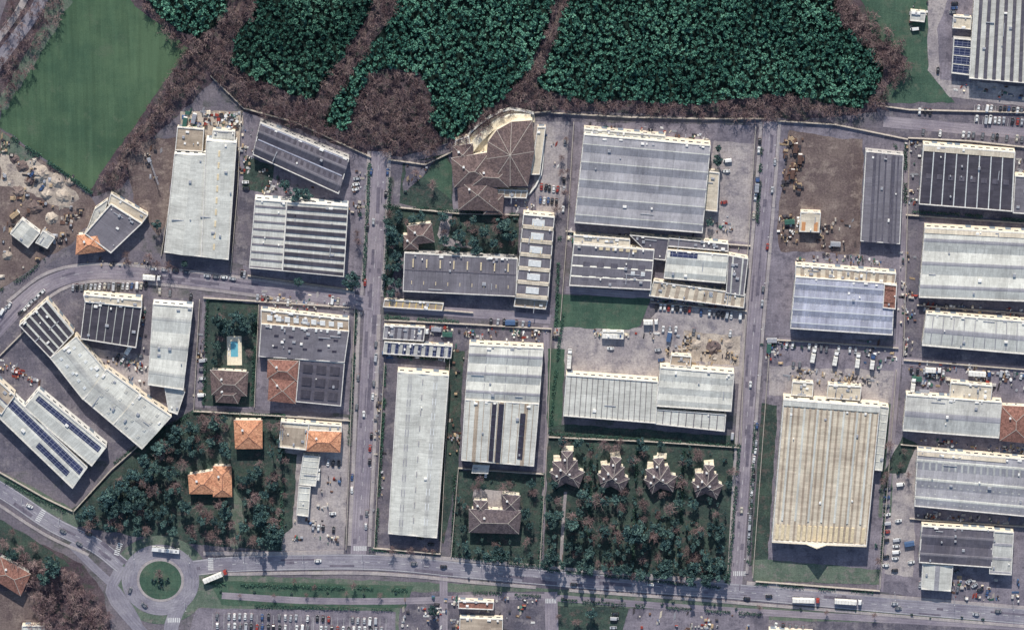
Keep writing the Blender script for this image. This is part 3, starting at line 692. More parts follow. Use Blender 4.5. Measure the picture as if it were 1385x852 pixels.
prof=[(0,.95),(.36,1.6),(.47,7.5),(.58,1.6),(1,.95)]
for (t0,h0),(t1,h1) in zip(prof,prof[1:]):
    A=P0.lerp(P1,t0);B_=P0.lerp(P1,t1); z=lambda v,h:v+Vector((0,0,h))
    pm.face([z(A-nn,-.3),z(B_-nn,-.3),z(B_-nn,h1),z(A-nn,h0)]); pm.face([z(B_+nn,-.3),z(A+nn,-.3),z(A+nn,h0),z(B_+nn,h1)]); pm.face([z(A-nn,h0),z(B_-nn,h1),z(B_+nn,h1),z(A+nn,h0)])
pm.obj('pediment',['wc'],e)
bld('annex_building',[(1072,516),(1100,518),(1099,536),(1070,534)],5,'rc','rw','u','flat',vents=7)
bld('annex_building',[(1120,520),(1165,523),(1163,541),(1118,538)],5.5,'rc','rw','u','flat',vents=8)
# column E
bld('factory_building',[(1249,196),(1373,206),(1369,286),(1243,276)],8,'rdd','skyl','u','strip',8,.4,.1,wall='wc',vents=8,sky=[(1,1,1,1,'rc',.0,.0,1,.1,.5),(8,1,.5,1,'rd',.02,.48,.98,.56,.3)])
bld('workshop_building',[(1373,238),(1402,240),(1400,290),(1370,288)],7,'rgm','rw','u','flat',vents=4)
bld('warehouse',[(1251,308),(1402,316),(1400,408),(1243,402)],8,'rw','rg','v','gable2',3,1.1,wall='wc',vents=5,sky=[(1,1,1,1,'rc',.0,.0,1,.07,.5),(12,3,.1,.6,'rw2',.03,.1,.97,.98,.06)])
bld('warehouse',[(1253,424),(1400,436),(1400,480),(1247,467)],7.5,'rw','rg','v','gable2',1,1.3,wall='wc',vents=5,sky=[(10,2,.08,.8,'rg',.02,.02,.98,.98,.08)])
e=bld('warehouse',[(1226,534),(1355,544),(1351,592),(1221,582)],7.5,'rw2','rg','v','gable2',1,1.4,wall='wc',vents=4)
bld('',[(1286,517),(1342,522),(1340,544),(1284,539)],6,'rc','rw','u','flat',parent=e,vents=8)
house('house',[([(1354,548),(1396,550),(1394,600),(1352,596)],8,2.5)],'tr')
bld('factory_building',[(1241,609),(1400,622),(1398,699),(1237,684)],8,'rg','rw','v','gable2',3,.7,wall='wc',vents=7,sky=[(1,1,1,1,'rc',.0,.0,.75,.08,.5),(16,3,.3,.6,'rw2',.03,.1,.9,.98,.06)])
e=bld('workshop_building',[(1247,711),(1345,717),(1341,767),(1243,760)],7.5,'rd','rgm','v','gable2',2,.8,wall='wc',vents=6)
bld('',[(1342,718),(1371,720),(1368,777),(1338,775)],7,'rw2','rg','v','strip',3,.3,.2,wall='wc',vents=3,parent=e)
bld('',[(1248,762),(1289,765),(1286,799),(1246,796)],6,'rw','rg','u','gable2',1,.9,wall='ww',vents=1,parent=e)
bld('factory_building',[(1320,-30),(1410,-25),(1406,114),(1311,106)],9,'rw','rd','u','strip',8,.5,.42,wall='wc',vents=6)
bld('solar_canopy',[(1290,52),(1314,54),(1312,102),(1287,99)],5,'solar','rw','v','strip',4,.2,.1,wall='wg',vents=0,det=False)
bld('utility_building',[(1290,22),(1314,24),(1313,40),(1288,38)],4,'rc','rw','u','flat',vents=3)
bld('utility_building',[(1232,15),(1252,17),(1250,30),(1231,28)],4,'rw2','rw','u','flat',vents=3)
bld('office_building',[(620,812),(668,814),(667,824),(620,822)],5,'tr','rc','u','flat',vents=4)
bld('workshop_building',[(622,835),(680,837),(680,880),(620,880)],6,'rt','rc','u','gable',1,1,vents=4)
bld('workshop_building',[(1040,852),(1100,856),(1100,900),(1038,900)],6,'rt','rc','u','gable',1,1,vents=4)
bld('canopy_building',[(30,846),(60,846),(60,880),(28,880)],5,'rw','rc','u','flat',vents=2)

# ---------------------------------------------------------------- vegetation
def leaf_quads(C,size,tint,r,flat=.5):
    n=len(C); nr=r.normal(size=(n,3)); nr[:,2]=np.abs(nr[:,2])+flat; nr/=np.linalg.norm(nr,axis=1)[:,None]
    a=np.cross(nr,r.normal(size=(n,3))); a/=np.linalg.norm(a,axis=1)[:,None]; b=np.cross(nr,a)
    s=(size*r.uniform(.6,1.3,n))[:,None]
    V=np.stack([C-a*s-b*s*.5,C+a*s-b*s*.5,C+a*s*.7+b*s*.6,C-a*s*.6+b*s*.7],1).reshape(-1,3)
    return V,np.repeat(tint,4)
def crown(r,R,H,z0,ncl,nl,size,conic=0):
    Cs=[];Ts=[]
    for k in range(ncl):
        d=r.normal(size=3); d/=np.linalg.norm(d); d[2]=abs(d[2])*.9 if r.random()<.75 else d[2]
        rad=r.uniform(.45,1.05); h=(d[2]*rad+1)/2; rr=1.0 if not conic else (1-h*conic)
        c=np.array([d[0]*rad*R*rr,d[1]*rad*R*rr,z0+H*h]); cr=R*r.uniform(.18,.4)*(1 if not conic else (1.1-h*.5))
        p=r.normal(size=(nl,3)); p/=np.linalg.norm(p,axis=1)[:,None]; p*=(r.random((nl,1))**.4)*cr; p[:,2]*=.8
        Cs.append(c+p); t0=r.uniform(.1,.75); Ts.append(np.clip(t0+r.normal(0,.15,nl)+p[:,2]/cr*.12,0,1))
    C=np.concatenate(Cs);t=np.concatenate(Ts); return leaf_quads(C,size,t,r)
def sticks(segs):
    V=[];
    for a,b,w0,w1 in segs:
        a=np.array(a,float);b=np.array(b,float); d=b-a; d/=max(1e-6,np.linalg.norm(d)); u=np.cross(d,[.3,.5,.81]); u/=max(1e-6,np.linalg.norm(u)); v=np.cross(d,u)
        for k in range(3):
            an0=2.094*k; an1=2.094*(k+1); o0=u*math.cos(an0)+v*math.sin(an0); o1=u*math.cos(an1)+v*math.sin(an1)
            V+= [a+o0*w0,a+o1*w0,b+o1*w1,b+o0*w1]
    return np.array(V)
def npmesh(name,V,tint,mid,mats):
    n=len(V)//4; me=bpy.data.meshes.new(name); me.vertices.add(len(V)); me.vertices.foreach_set("co",V.astype(np.float32).ravel())
    me.loops.add(len(V)); me.loops.foreach_set("vertex_index",np.arange(len(V),dtype=np.int32))
    me.polygons.add(n); me.polygons.foreach_set("loop_start",np.arange(0,len(V),4,dtype=np.int32))
    try: me.polygons.foreach_set("loop_total",np.full(n,4,dtype=np.int32))
    except Exception: pass
    for k in mats: me.materials.append(M[k])
    me.polygons.foreach_set("material_index",mid.astype(np.int32))
    at=me.attributes.new("tint",'FLOAT','POINT'); at.data.foreach_set("value",tint.astype(np.float32)); me.update(calc_edges=True); return me
def limbs(r,H,R,n=6,w=.3):
    segs=[((0,0,0),(0,0,H*.35),w,w*.8),((0,0,H*.35),(r.normal()*.2,r.normal()*.2,H*.8),w*.8,w*.25)]; ends=[]
    for i in range(n):
        a=6.283*i/n+r.uniform(-.4,.4); z=H*r.uniform(.3,.6); e=(math.cos(a)*R*.7,math.sin(a)*R*.7,z+H*r.uniform(.15,.3)); segs.append(((0,0,z),e,w*.45,w*.12)); ends.append(((0,0,z),e))
    return segs,ends
def tree_mesh(name,seed,R,H,ncl,nl,size,conic=0,leaf='lg',z0f=.25):
    r=np.random.default_rng(seed); V,t=crown(r,R,H*(1-z0f),H*z0f,ncl,nl,size,conic); sg,_=limbs(r,H,R,7,.28); B=sticks(sg)
    return npmesh(name,np.concatenate([V,B]),np.concatenate([t,np.zeros(len(B))]),np.concatenate([np.zeros(len(V)//4),np.ones(len(B)//4)]),[leaf,'bark'])
def bare_V(r,R,H,nb,tw,tk=1.0):
    sg,ends=limbs(r,H,R,nb,.22)
    for a,b in ends:
        a=np.array(a);b=np.array(b)
        for k in range(tw):
            p=a+(b-a)*r.uniform(.3,1); q=p+r.normal(size=3)*np.array([1,1,.7])*R*.28; q[2]=p[2]+abs(q[2]-p[2])+.3; sg.append((p,q,.07*tk,.03*tk))
            for m in range(2):
                q2=q+r.normal(size=3)*R*.16; sg.append((q,q2,.045*tk,.02*tk))
    return sticks(sg),0
def bare_mesh(name,seed,R,H):
    r=np.random.default_rng(seed); V,T0=bare_V(r,R,H,8,13,1.3); t=np.repeat(np.clip(r.normal(.5,.25,len(V)//12),0,1),12); return npmesh(name,V,t,np.zeros(len(V)//4),['twig'])
TM={'evergreen_tree':[tree_mesh('evergreen_tree',s,4.2,13,24,62,.34) for s in (1,2,3,4,15)],
    'conifer_tree':[tree_mesh('conifer_tree',s,2.8,18,36,48,.34,.75,z0f=.12) for s in (5,6,7)],
    'bare_tree':[bare_mesh('bare_tree',s,4.2,11) for s in (8,9,10)],
    'shrub':[tree_mesh('shrub',s,1.7,2.6,10,40,.26,z0f=.05) for s in (11,12)]}
TH={'evergreen_tree':13,'conifer_tree':18,'bare_tree':11,'shrub':2.6}
def tree(kind,px,py,s=1.0):
    me=random.choice(TM[kind]); o=bpy.data.objects.new(kind,me); p=W(px,py,TH[kind]*s*.55); o.location=(p.x,p.y,0.05)
    o.rotation_euler=(0,0,random.uniform(0,6.28)); s2=s*random.uniform(.85,1.1); o.scale=(s2,s2*random.uniform(.85,1.1),s*random.uniform(.85,1.15)); COL.objects.link(o)
def inside(p,poly):
    x,y=p;c=False;j=len(poly)-1
    for i in range(len(poly)):
        if (poly[i][1]>y)!=(poly[j][1]>y) and x<(poly[j][0]-poly[i][0])*(y-poly[i][1])/(poly[j][1]-poly[i][1])+poly[i][0]: c=not c
        j=i
    return c
def sample(poly,sp,excl=[],jit=.5):
    xs=[p[0] for p in poly];ys=[p[1] for p in poly];o=[];y=min(ys);k=0
    while y<max(ys):
        x=min(xs)+(k%2)*sp/2
        while x<max(xs):
            q=(x+random.uniform(-jit,jit)*sp,y+random.uniform(-jit,jit)*sp)
            if inside(q,poly) and not any(inside(q,e) for e in excl): o.append(q)
            x+=sp
        y+=sp*.87;k+=1
    return o
F1=[(183,-25),(312,-25),(306,15),(292,35),(268,52),(240,40),(215,22)]
F2=[(348,-25),(512,-25),(500,20),(475,58),(447,100),(425,135),(395,128),(350,108),(310,88),(318,50),(340,20)]
F3=[(545,-25),(760,-25),(738,45),(715,95),(690,125),(655,150),(620,187),(598,185),(580,165),(585,130),(568,100),(530,92),(498,100),(482,140),(468,178),(438,170),(445,145),(472,105),(502,60),(530,25)]
F4=[(775,-25),(1128,-25),(1135,30),(1165,50),(1197,85),(1190,115),(1165,148),(1120,140),(1080,130),(1040,128),(990,135),(950,142),(900,140),(850,135),(800,138),(760,130),(725,115),(745,70)]
tmpl=[]
for s in range(12):
    r=np.random.default_rng(100+s); tmpl.append(crown(r,2.2,6.0,2.2,8,13,.38,.55))
for F in (F1,F2,F3,F4):
    Vs=[];Ts=[]
    for (x,y) in sample(F,6.1,[],.65):
        big=.75+.5*(noise.noise(Vector((x*.05,y*.05,3)))+.5); hh=random.uniform(.65,1.2)*big; p=W(x,y,6.0*hh); V,t=random.choice(tmpl); a=random.uniform(0,6.28); ca,sa=math.cos(a),math.sin(a)
        s=random.uniform(.6,1.15)*(.6+.4*big); X=V.copy(); X[:,0]=(V[:,0]*ca-V[:,1]*sa)*s+p.x; X[:,1]=(V[:,0]*sa+V[:,1]*ca)*s+p.y; X[:,2]=V[:,2]*hh
        Vs.append(X); Ts.append(np.clip(t+random.uniform(-.18,.18)+.35*noise.noise(Vector((p.x*.03,p.y*.03,0))),0,1))
        B=sticks([((p.x,p.y,0),(p.x,p.y,5*hh),.2,.08)]); Vs.append(B); Ts.append(np.zeros(len(B)))
    V=np.concatenate(Vs);t=np.concatenate(Ts); o=bpy.data.objects.new('forest',npmesh('forest',V,t,np.zeros(len(V)//4),['lf'])); COL.objects.link(o)
    patch('forest_floor',F,'soil',3,.5)
bt=[]
for s in range(6):
    r=np.random.default_rng(200+s); V,T0=bare_V(r,2.9,7.5,6,6,1.4); bt.append((V,np.repeat(np.clip(r.normal(.5,.25,len(V)//12),0,1),12)))
def barewood(poly,sp,excl=[],name='bare_woodland'):
    Vs=[];Ts=[]
    for x,y in sample(poly,sp,excl):
        p=W(x,y,3.5); V,t=random.choice(bt); a=random.uniform(0,6.28); ca,sa=math.cos(a),math.sin(a); s=random.uniform(.6,1.4)
        X=V.copy(); X[:,0]=(V[:,0]*ca-V[:,1]*sa)*s+p.x; X[:,1]=(V[:,0]*sa+V[:,1]*ca)*s+p.y; X[:,2]=V[:,2]*s; Vs.append(X); Ts.append(np.clip(t+random.uniform(-.3,.25),0,1))
    V=np.concatenate(Vs); o=bpy.data.objects.new(name,npmesh(name,V,np.concatenate(Ts),np.zeros(len(V)//4),['twig'])); COL.objects.link(o)
FF=[F1,F2,F3,F4]
barewood([(175,-20),(1150,-20),(1150,30),(1235,85),(1195,148),(1060,160),(760,145),(700,145),(640,185),(580,208),(500,205),(330,145),(285,100),(200,185),(160,250),(125,258),(250,72)],8.5,FF)
barewood([(20,-20),(88,-20),(88,8),(8,150),(-20,150),(-20,110)],12)
barewood([(0,730),(50,755),(110,780),(148,830),(150,880),(40,880),(45,800)],8.5)
barewood([(1130,0),(1165,0),(1225,60),(1222,85),(1195,90),(1150,40)],9)
def hedge(pts,wd=1.6,h=1.9,dens=14):
    P=smooth(pts,0,1.0); N=normals(P); r=rng; C=[]
    for p,n in zip(P,N):
        if noise.noise(Vector((p.x*.09,p.y*.09,7)))<-.22: continue
        k=dens; o=r.uniform(-.5,.5,k)*wd*(1+.6*noise.noise(Vector((p.x*.15,p.y*.15,3)))); C.append(np.stack([p.x+n.x*o+r.uniform(-.6,.6,k),p.y+n.y*o+r.uniform(-.6,.6,k),h*r.random(k)**.5*(.8+.5*noise.noise(Vector((p.x*.2,p.y*.2,1))))],1))
    if not C: return
    C=np.concatenate(C); V,t=leaf_quads(C,.32,np.clip(r.normal(.45,.22,len(C)),0,1),r); o=bpy.data.objects.new('hedge',npmesh('hedge',V,t,np.zeros(len(V)//4),['lh'])); COL.objects.link(o)
for hp in [[(-10,168),(60,214),(124,260)],[(0,392),(35,372),(60,350)],[(1224,285),(1300,290),(1390,298)],[(762,425),(752,500),(744,585)],
    [(745,585),(860,592),(1000,602)],[(615,640),(612,750)],[(612,750),(680,760),(735,765)],[(735,640),(730,765)],[(740,770),(860,782),(982,795)],
    [(1000,600),(985,790)],[(1022,560),(1012,760)],[(518,480),(610,486)],[(520,540),(508,738)],[(500,742),(590,748)],[(385,560),(380,742)],
    [(262,556),(384,562)],[(280,405),(275,548)],[(346,415),(342,545)],[(1225,190),(1224,290)],[(520,278),(702,290)],[(1200,640),(1192,760)],
    [(520,428),(620,434)],[(1030,200),(1024,300)],[(345,818),(530,824)],[(280,788),(550,796)],[(760,810),(1030,830)],[(1022,788),(1180,800)],[(640,800),(735,805)],
    [(-10,640),(50,672),(98,695)],[(155,625),(205,588),(255,560)],[(757,320),(752,440)],[(1212,200),(1210,190)],[(800,600),(795,770)],[(862,602),(855,778)],[(925,606),(918,785)],
    [(524,425),(516,600)],[(482,420),(472,600)],[(500,220),(492,380)],[(528,240),(520,400)]]:
    hedge(hp)
hedge([(-10,168),(60,214),(124,260)],2.6,3.0,20)
def scatter(kinds,poly,sp,s0,s1,excl=[],p=1.0):
    for q in sample(poly,sp,excl):
        if random.random()<p: tree(random.choice(kinds),q[0],q[1],random.uniform(s0,s1))
EV,CN,BR,SH='evergreen_tree','conifer_tree','bare_tree','shrub'
hA=[[(248,622),(322,622),(322,680),(248,680)],[(310,560),(362,560),(362,612),(310,612)]]
PK=[(262,560),(382,562),(378,738),(250,730),(115,710),(160,650),(215,600)]
scatter([EV,EV,BR,CN],PK,15.5,.55,1.1,hA,.85)
scatter([SH,BR],PK,18,.7,1.2,hA,.6)
for x,y,s in [(120,690,1.1),(145,670,1.1),(165,655,1.1),(180,640,1),(195,620,1),(215,605,.95),(235,590,.95),(255,575,.9),(290,570,1.0),(110,698,.8),(130,705,.7),(170,685,1),(160,680,.9),(185,700,.8),(370,725,1.3),(350,700,1),(205,630,1.0),(240,580,.8),(180,665,1),(150,690,.9),(200,645,.9)]: tree(EV,x,y,s)
for x,y,s in [(296,430,1),(308,440,.9),(320,428,1),(332,440,.9),(340,428,.7),(292,465,.8),(290,488,.6),(400,262,1),(385,248,.9),(415,262,.8),(475,378,1.3),(405,380,.8),(372,345,.5),(212,302,.8),(250,355,.5),
   (676,745,1.5),(660,750,1),(745,748,1.4),(970,216,.8),(972,200,.6),(960,300,.6),(690,315,1.2),(680,302,1),(570,290,.8),(600,292,.8),(540,290,.7),(526,300,.6),(640,295,.7),(530,325,.7),(535,360,.7),(528,380,.6),
   (620,318,.8),(640,325,.7),(655,310,.9),(668,328,.8),(600,325,.7),(612,300,.7),(535,345,.8),(530,310,.9),(558,294,.7),
   (965,765,1.3),(72,765,1.4),(60,780,1),(585,825,.9),(800,828,.8),(300,448,.7),(328,432,.9),(1195,560,.5)]: tree(EV,x,y,s)
vx=[[(x-23,y-32),(x+23,y-32),(x+23,y+20),(x-23,y+20)] for x,y in ((767,632),(830,640),(893,643),(957,650))]
vx.append([(757,660),(769,660),(765,780),(754,780)])
GP=[(746,590),(996,602),(984,735),(740,720)]
scatter([EV,BR,EV,CN,SH],GP,14,.4,.85,vx,.8)
scatter([SH,BR],GP,16,.6,1.2,vx,.6)
scatter([EV,CN,CN,EV,BR],[(742,700),(985,720),(980,788),(738,768)],13.5,.6,1.1,vx,.9)
tree(EV,858,718,1.6)
for i in range(14): tree(random.choice([EV,CN,CN]),746+i*17.5+random.uniform(-3,3),762+i*1.3+random.uniform(-4,4),random.uniform(.8,1.15))
scatter([EV,BR,SH,CN],[(620,645),(733,650),(728,762),(614,748)],15,.45,.95,[[(630,664),(710,664),(710,728),(630,728)]],.8)
scatter([BR,BR,EV,SH],[(520,284),(700,292),(698,342),(522,345)],15,.5,.9,[[(546,300),(592,300),(592,334),(546,334)]],.8)
scatter([BR,EV],[(520,345),(542,345),(540,400),(518,398)],12,.4,.75,[],.9)
scatter([SH,BR],[(545,225),(612,212),(612,285),(540,275)],16,.6,.9,[[(572,235),(610,215),(610,270)]],.6)
scatter([BR,SH],[(372,615),(400,618),(392,735),(368,735)],16,.5,.9,[],.8)
scatter([BR,SH],[(1196,600),(1222,590),(1240,640),(1215,680),(1196,680)],15,.5,.8,[],.8)
scatter([EV,BR],[(-10,690),(40,725),(90,765),(40,770),(0,740)],18,.6,1,[],.75)
scatter([BR],[(150,342),(240,350),(240,362),(150,360)],22,.7,.9,[],.9)
scatter([BR,SH],[(745,825),(830,828),(830,850),(745,850)],18,.6,.8,[],.7)
scatter([SH,BR,EV],[(277,410),(346,414),(342,500),(275,500)],16,.4,.7,[[(302,448),(334,448),(334,505),(302,505)]],.6)
scatter([BR,SH],[(475,280),(498,285),(492,380),(470,378)],20,.5,.8,[],.6)
scatter([BR,SH],[(1190,650),(1200,650),(1192,760),(1184,760)],14,.5,.8,[],.7)
scatter([BR],[(755,160),(772,165),(764,290),(752,285)],14,.5,.8,[],.6)
for i in range(11): tree(BR if i%2 else SH,300+i*24+random.uniform(-6,6),802+random.uniform(-3,3),random.uniform(.4,.7))
for i in range(16): tree(random.choice([BR,SH,SH]),770+i*38+random.uniform(-12,12),808+i*2.0+random.uniform(-3,3),random.uniform(.4,.7))
for x,y,s in [(215,775,.8),(530,742,.8),(555,745,.7),(575,742,.8),(585,745,.5),(398,785,.6),(425,792,.6),(478,790,.7)]: tree(BR,x,y,s)
for x,y in [(217,792),(208,784),(226,784),(217,784)]: tree(SH,x,y,1.2)
for i in range(9): tree(SH,1030+i*9,466+i*.6,.7)

# ---------------------------------------------------------------- vehicles
PAINT={'white':(.7,.7,.68,1),'silver':(.4,.41,.43,1),'grey':(.16,.165,.18,1),'black':(.025,.025,.03,1),'red':(.3,.05,.04,1),'blue':(.05,.09,.2,1),'cream':(.5,.46,.38,1)}
for k,v in PAINT.items(): M['p_'+k]=plain('car_paint_'+k,v,.3,.05,1,.5)
M['lampf']=plain('headlamp',(.7,.7,.68,1),.2,.05); M['lampr']=plain('tail_lamp',(.4,.02,.02,1),.3,.05)
def car_mesh(col,kind):
    b=MB(); L,Wd,H=(4.3,1.78,1.45) if kind=='car' else (5.2,1.95,2.1)
    pl=[(-L/2,-.55),(-L/2+.25,-Wd/2),(L/2-.45,-Wd/2),(L/2,-.5),(L/2,.5),(L/2-.45,Wd/2),(-L/2+.25,Wd/2),(-L/2,.55)]
    b.prism([(x,y) for x,y in pl],.28,.72,0)
    top=[(x*.985,y*.95) for x,y in pl]
    for i in range(8):
        a,c=pl[i],pl[(i+1)%8]; d,e_=top[(i+1)%8],top[i]; b.face([(a[0],a[1],.72),(c[0],c[1],.72),(d[0],d[1],.9),(e_[0],e_[1],.9)],0)
    b.face([(x,y,.9) for x,y in top],0)
    if kind=='car':
        b.frus((-.25,0),(2.9,1.62),(1.75,1.3),.9,1.38,0,1,1,-.08); b.box((-.33,0),1.75,1.28,1.38,1.45,0,0)
    else:
        b.frus((-.35,0),(4.3,1.82),(3.9,1.6),.9,1.95,0,0,0,-.1); b.box((-.45,0),3.7,1.5,1.95,2.05,0,0); b.frus((1.85,0),(.75,1.6),(.25,1.4),.92,1.8,0,1,1,-.25)
    for x in (-1.35,1.35):
        for y in (-Wd/2+.05,Wd/2-.05): b.ycyl((x,y,.33),.33,.22,2)
    for y in (-.6,.6): b.box((L/2-.05,y),.14,.35,.55,.74,0,3); b.box((-L/2+.03,y),.1,.35,.6,.8,0,4)
    for y in (-Wd/2-.08,Wd/2+.08): b.box((.75,y),.15,.2,.85,1.0,0,0)
    return b.mesh('parked_'+kind,['p_'+col,'glass','tyre','lampf','lampr'])
CM={k:car_mesh(k,'car') for k in PAINT}; VM=[car_mesh('white','van'),car_mesh('silver','van')]
wts=['white']*7+['silver']*6+['grey']*6+['black']*5+['red']*1+['blue']*2+['cream']
def car(px,py,ang,col=None,van=False,name=None,z=.24):
    me=random.choice(VM) if van else CM[col or random.choice(wts)]
    o=bpy.data.objects.new(name or ('parked_van' if van else 'parked_car'),me); p=W(px,py,.8); o.location=(p.x,p.y,z)
    o.rotation_euler=(0,0,math.radians(ang)+random.uniform(-.06,.06)); COL.objects.link(o)
def row(x0,y0,x1,y1,n,ang,p=.85,cols=None,jit=1.0):
    for i in range(n):
        if random.random()<p:
            t=(i+.5)/n; car(x0+(x1-x0)*t+random.uniform(-.6,.6)*jit,y0+(y1-y0)*t+random.uniform(-.6,.6)*jit,ang+(180 if random.random()<.5 else 0),random.choice(cols) if cols else None,random.random()<.07)
def bay_lines(x0,y0,x1,y1,n,ang,ln=5):
    b=MB(); z=zl(8)+.02
    for i in range(n+1):
        p=W(x0+(x1-x0)*i/n,y0+(y1-y0)*i/n); b.box((p.x,p.y),ln,.14,z,z+.005,math.radians(ang))
    b.obj('parking_bay_marking',['mark'])
row(730,253,757,256,5,84,1,['red','red','red','white','black']); row(728,270,755,273,5,84,.8); bay_lines(728,253,758,256,5,86)
row(885,415,935,419,9,84,.95,['red','white','red','black','white','silver']); row(945,422,1004,428,10,84,.8)
row(1320,146,1385,150,11,84,.85); row(1318,160,1385,166,11,84,.9); row(1300,182,1385,188,13,84,.7); row(1240,150,1262,152,3,84,.9); row(1245,178,1290,182,6,84,.6)
bay_lines(1318,163,1386,167,12,86); bay_lines(1318,147,1386,151,12,86)
row(95,389,200,386,17,82,.8,None); row(60,392,25,425,7,40,.9); row(15,410,0,425,3,60,.8); row(205,392,262,402,8,84,.5)
row(345,402,400,410,8,84,.5); row(325,368,332,372,2,84); row(420,402,470,408,6,84,.7)
row(275,372,320,377,4,-8,.7); row(200,363,260,368,4,-6,.6)
for (x,y0,y1,n) in ((502,225,390,11),(524,225,270,3),(488,440,600,8),(510,440,720,16),(478,620,720,6)):
    row(x,y0,x-(y1-y0)*.055,y1,n,86,.4)
row(1028,185,1018,310,10,86,.7); row(1051,190,1030,420,12,86,.4); row(1018,330,1008,470,8,86,.4); row(1024,570,1012,740,15,86,.85); row(1000,480,990,600,6,86,.35)
row(1200,655,1198,770,10,5,.75); row(1215,700,1210,775,9,5,.7); row(1218,650,1212,690,4,5,.8)
row(1060,466,1200,478,18,84,.6,['white','silver','grey','white']); row(1060,492,1120,497,7,84,.5)
row(815,470,830,472,2,0,.8); row(885,444,1000,452,14,84,.45); row(890,470,895,490,3,10,.8)
row(290,832,420,836,17,86,.85); row(290,846,420,850,17,86,.85); row(425,836,520,840,12,86,.7); row(430,850,520,852,12,86,.8)
bay_lines(288,839,422,843,18,88,10); bay_lines(424,844,522,846,12,88,10)
row(832,826,829,852,4,0,.9); row(1045,846,1100,850,6,84,.6); row(1240,790,1340,802,10,84,.4); row(640,640,660,641,3,84,.8)
row(1292,2,1288,20,3,5,.9); row(1240,5,1236,50,6,5,.8); row(1270,60,1268,100,4,88,.6)
row(420,712,455,716,5,84,.7); row(440,625,462,627,3,84,.8); row(455,640,450,700,5,5,.6); row(660,434,720,439,7,84,.8); row(275,470,272,540,6,5,.6)
row(190,478,182,500,3,5,.8); row(150,478,176,490,4,60,.8); row(265,240,262,250,1,5); row(985,210,975,310,7,5,.4); row(765,172,762,290,9,88,.35)
row(520,700,590,740,5,0,.3); row(1350,505,1385,508,4,84,.8); row(1228,500,1280,505,6,84,.6); row(1225,700,1235,780,6,5,.5); row(1290,770,1330,800,5,30,.7)
row(330,232,333,260,3,5,.8); row(485,230,480,260,4,10,.8); row(40,230,60,260,3,50,.7); row(750,445,752,460,2,5,.8)
for x,y,a in [(600,766,-4),(430,758,0),(776,790,-5),(1215,822,-4),(1040,806,-4),(1350,826,-4),(1320,830,176),(1010,809,175),(85,718,-30),(40,684,-28),(176,798,70),(195,818,140),(107,735,-30),(120,722,-25),(880,790,-4),(505,300,86),(492,560,86),(1015,520,86),(1003,690,86),(1210,816,-4),(560,762,-2)]:
    car(x,y,a,None,False,'moving_car',.3)
def lorry(px,py,ang,cabc='white',box='ww',L=15,name='articulated_lorry',z=.28):
    b=MB(); s=L/2; 
    b.box((-1.6,0),L-3.4,2.5,1.1,3.8,0,0,1); b.box((-1.6,0),L-3.6,2.2,.7,1.08,0,3)
    b.frus((s-1.1,0),(2.2,2.45),(1.8,2.3),.5,3.1,0,2,2,-.1); b.frus((s-.25,0),(.7,2.2),(.2,2.1),1.6,2.7,0,4,4,-.15); b.box((s-1.5,0),1.0,2.0,3.1,3.5,0,2)
    for k in range(int(L/2.2)): b.box((-s+.3+k*2.1,0),.08,2.3,3.8,3.85,0,3)
    for x in (s-1.2,s-4.2,-s+1.5,-s+2.8,-s+4.1):
        for y in (-1.1,1.1): b.ycyl((x,y,.5),.5,.35,3)
    o=b.obj(name,[box,box,'p_'+cabc,'tyre','glass'],org=Vector((0,0,0))); p=W(px,py,2); o.location=(p.x,p.y,z); o.rotation_euler=(0,0,math.radians(ang))
def bus(px,py,ang,col='p_white',L=14):
    b=MB(); s=L/2; pl=[(-s,-1.1),(-s+.2,-1.27),(s-.3,-1.27),(s,-1.0),(s,1.0),(s-.3,1.27),(-s+.2,1.27),(-s,1.1)]
    b.prism(pl,.35,1.45,0); b.prism([(x*.995,y*.98) for x,y in pl],1.45,2.55,1); b.prism(pl,2.55,3.05,0,2)
    for x in (-3.5,0,3.5): b.box((x,0),1.8,1.5,3.05,3.3,0,3)
    b.box((s-2,0),.8,.8,3.05,3.15,0,1)
    for k in range(7): b.box((-s+1+k*2,0),.12,2.56,1.4,2.6,0,0)
    for x in (-s+2.8,s-2.6):
        for y in (-1.15,1.15): b.ycyl((x,y,.5),.5,.3,4)
    o=b.obj('bus',[col,'glass','p_white','metal','tyre'],org=Vector((0,0,0))); p=W(px,py,1.8); o.location=(p.x,p.y,.3); o.rotation_euler=(0,0,math.radians(ang))
bus(224,743,-6,'p_white',17); lorry(291,779,24,'red','ww',16); lorry(1090,811,-2,'red','ww',17); lorry(1147,813,-4,'white','ww',17)
for x,y,a,L in [(828,453,-3,13),(770,485,86,12),(1100,480,80,9),(1130,484,80,9),(1160,487,84,9),(1180,489,84,9),(880,435,0,9),(655,395,0,8),(1325,505,-4,14),(1262,500,-4,10),(570,448,0,9),(205,375,-5,11),(1024,250,86,9),(175,470,60,9),(430,640,84,8),(1235,520,84,9)]:
    lorry(x,y,a,random.choice(['white','blue','white']),random.choice(['ww','ww','ww','metal','ww']),L,'box_lorry')
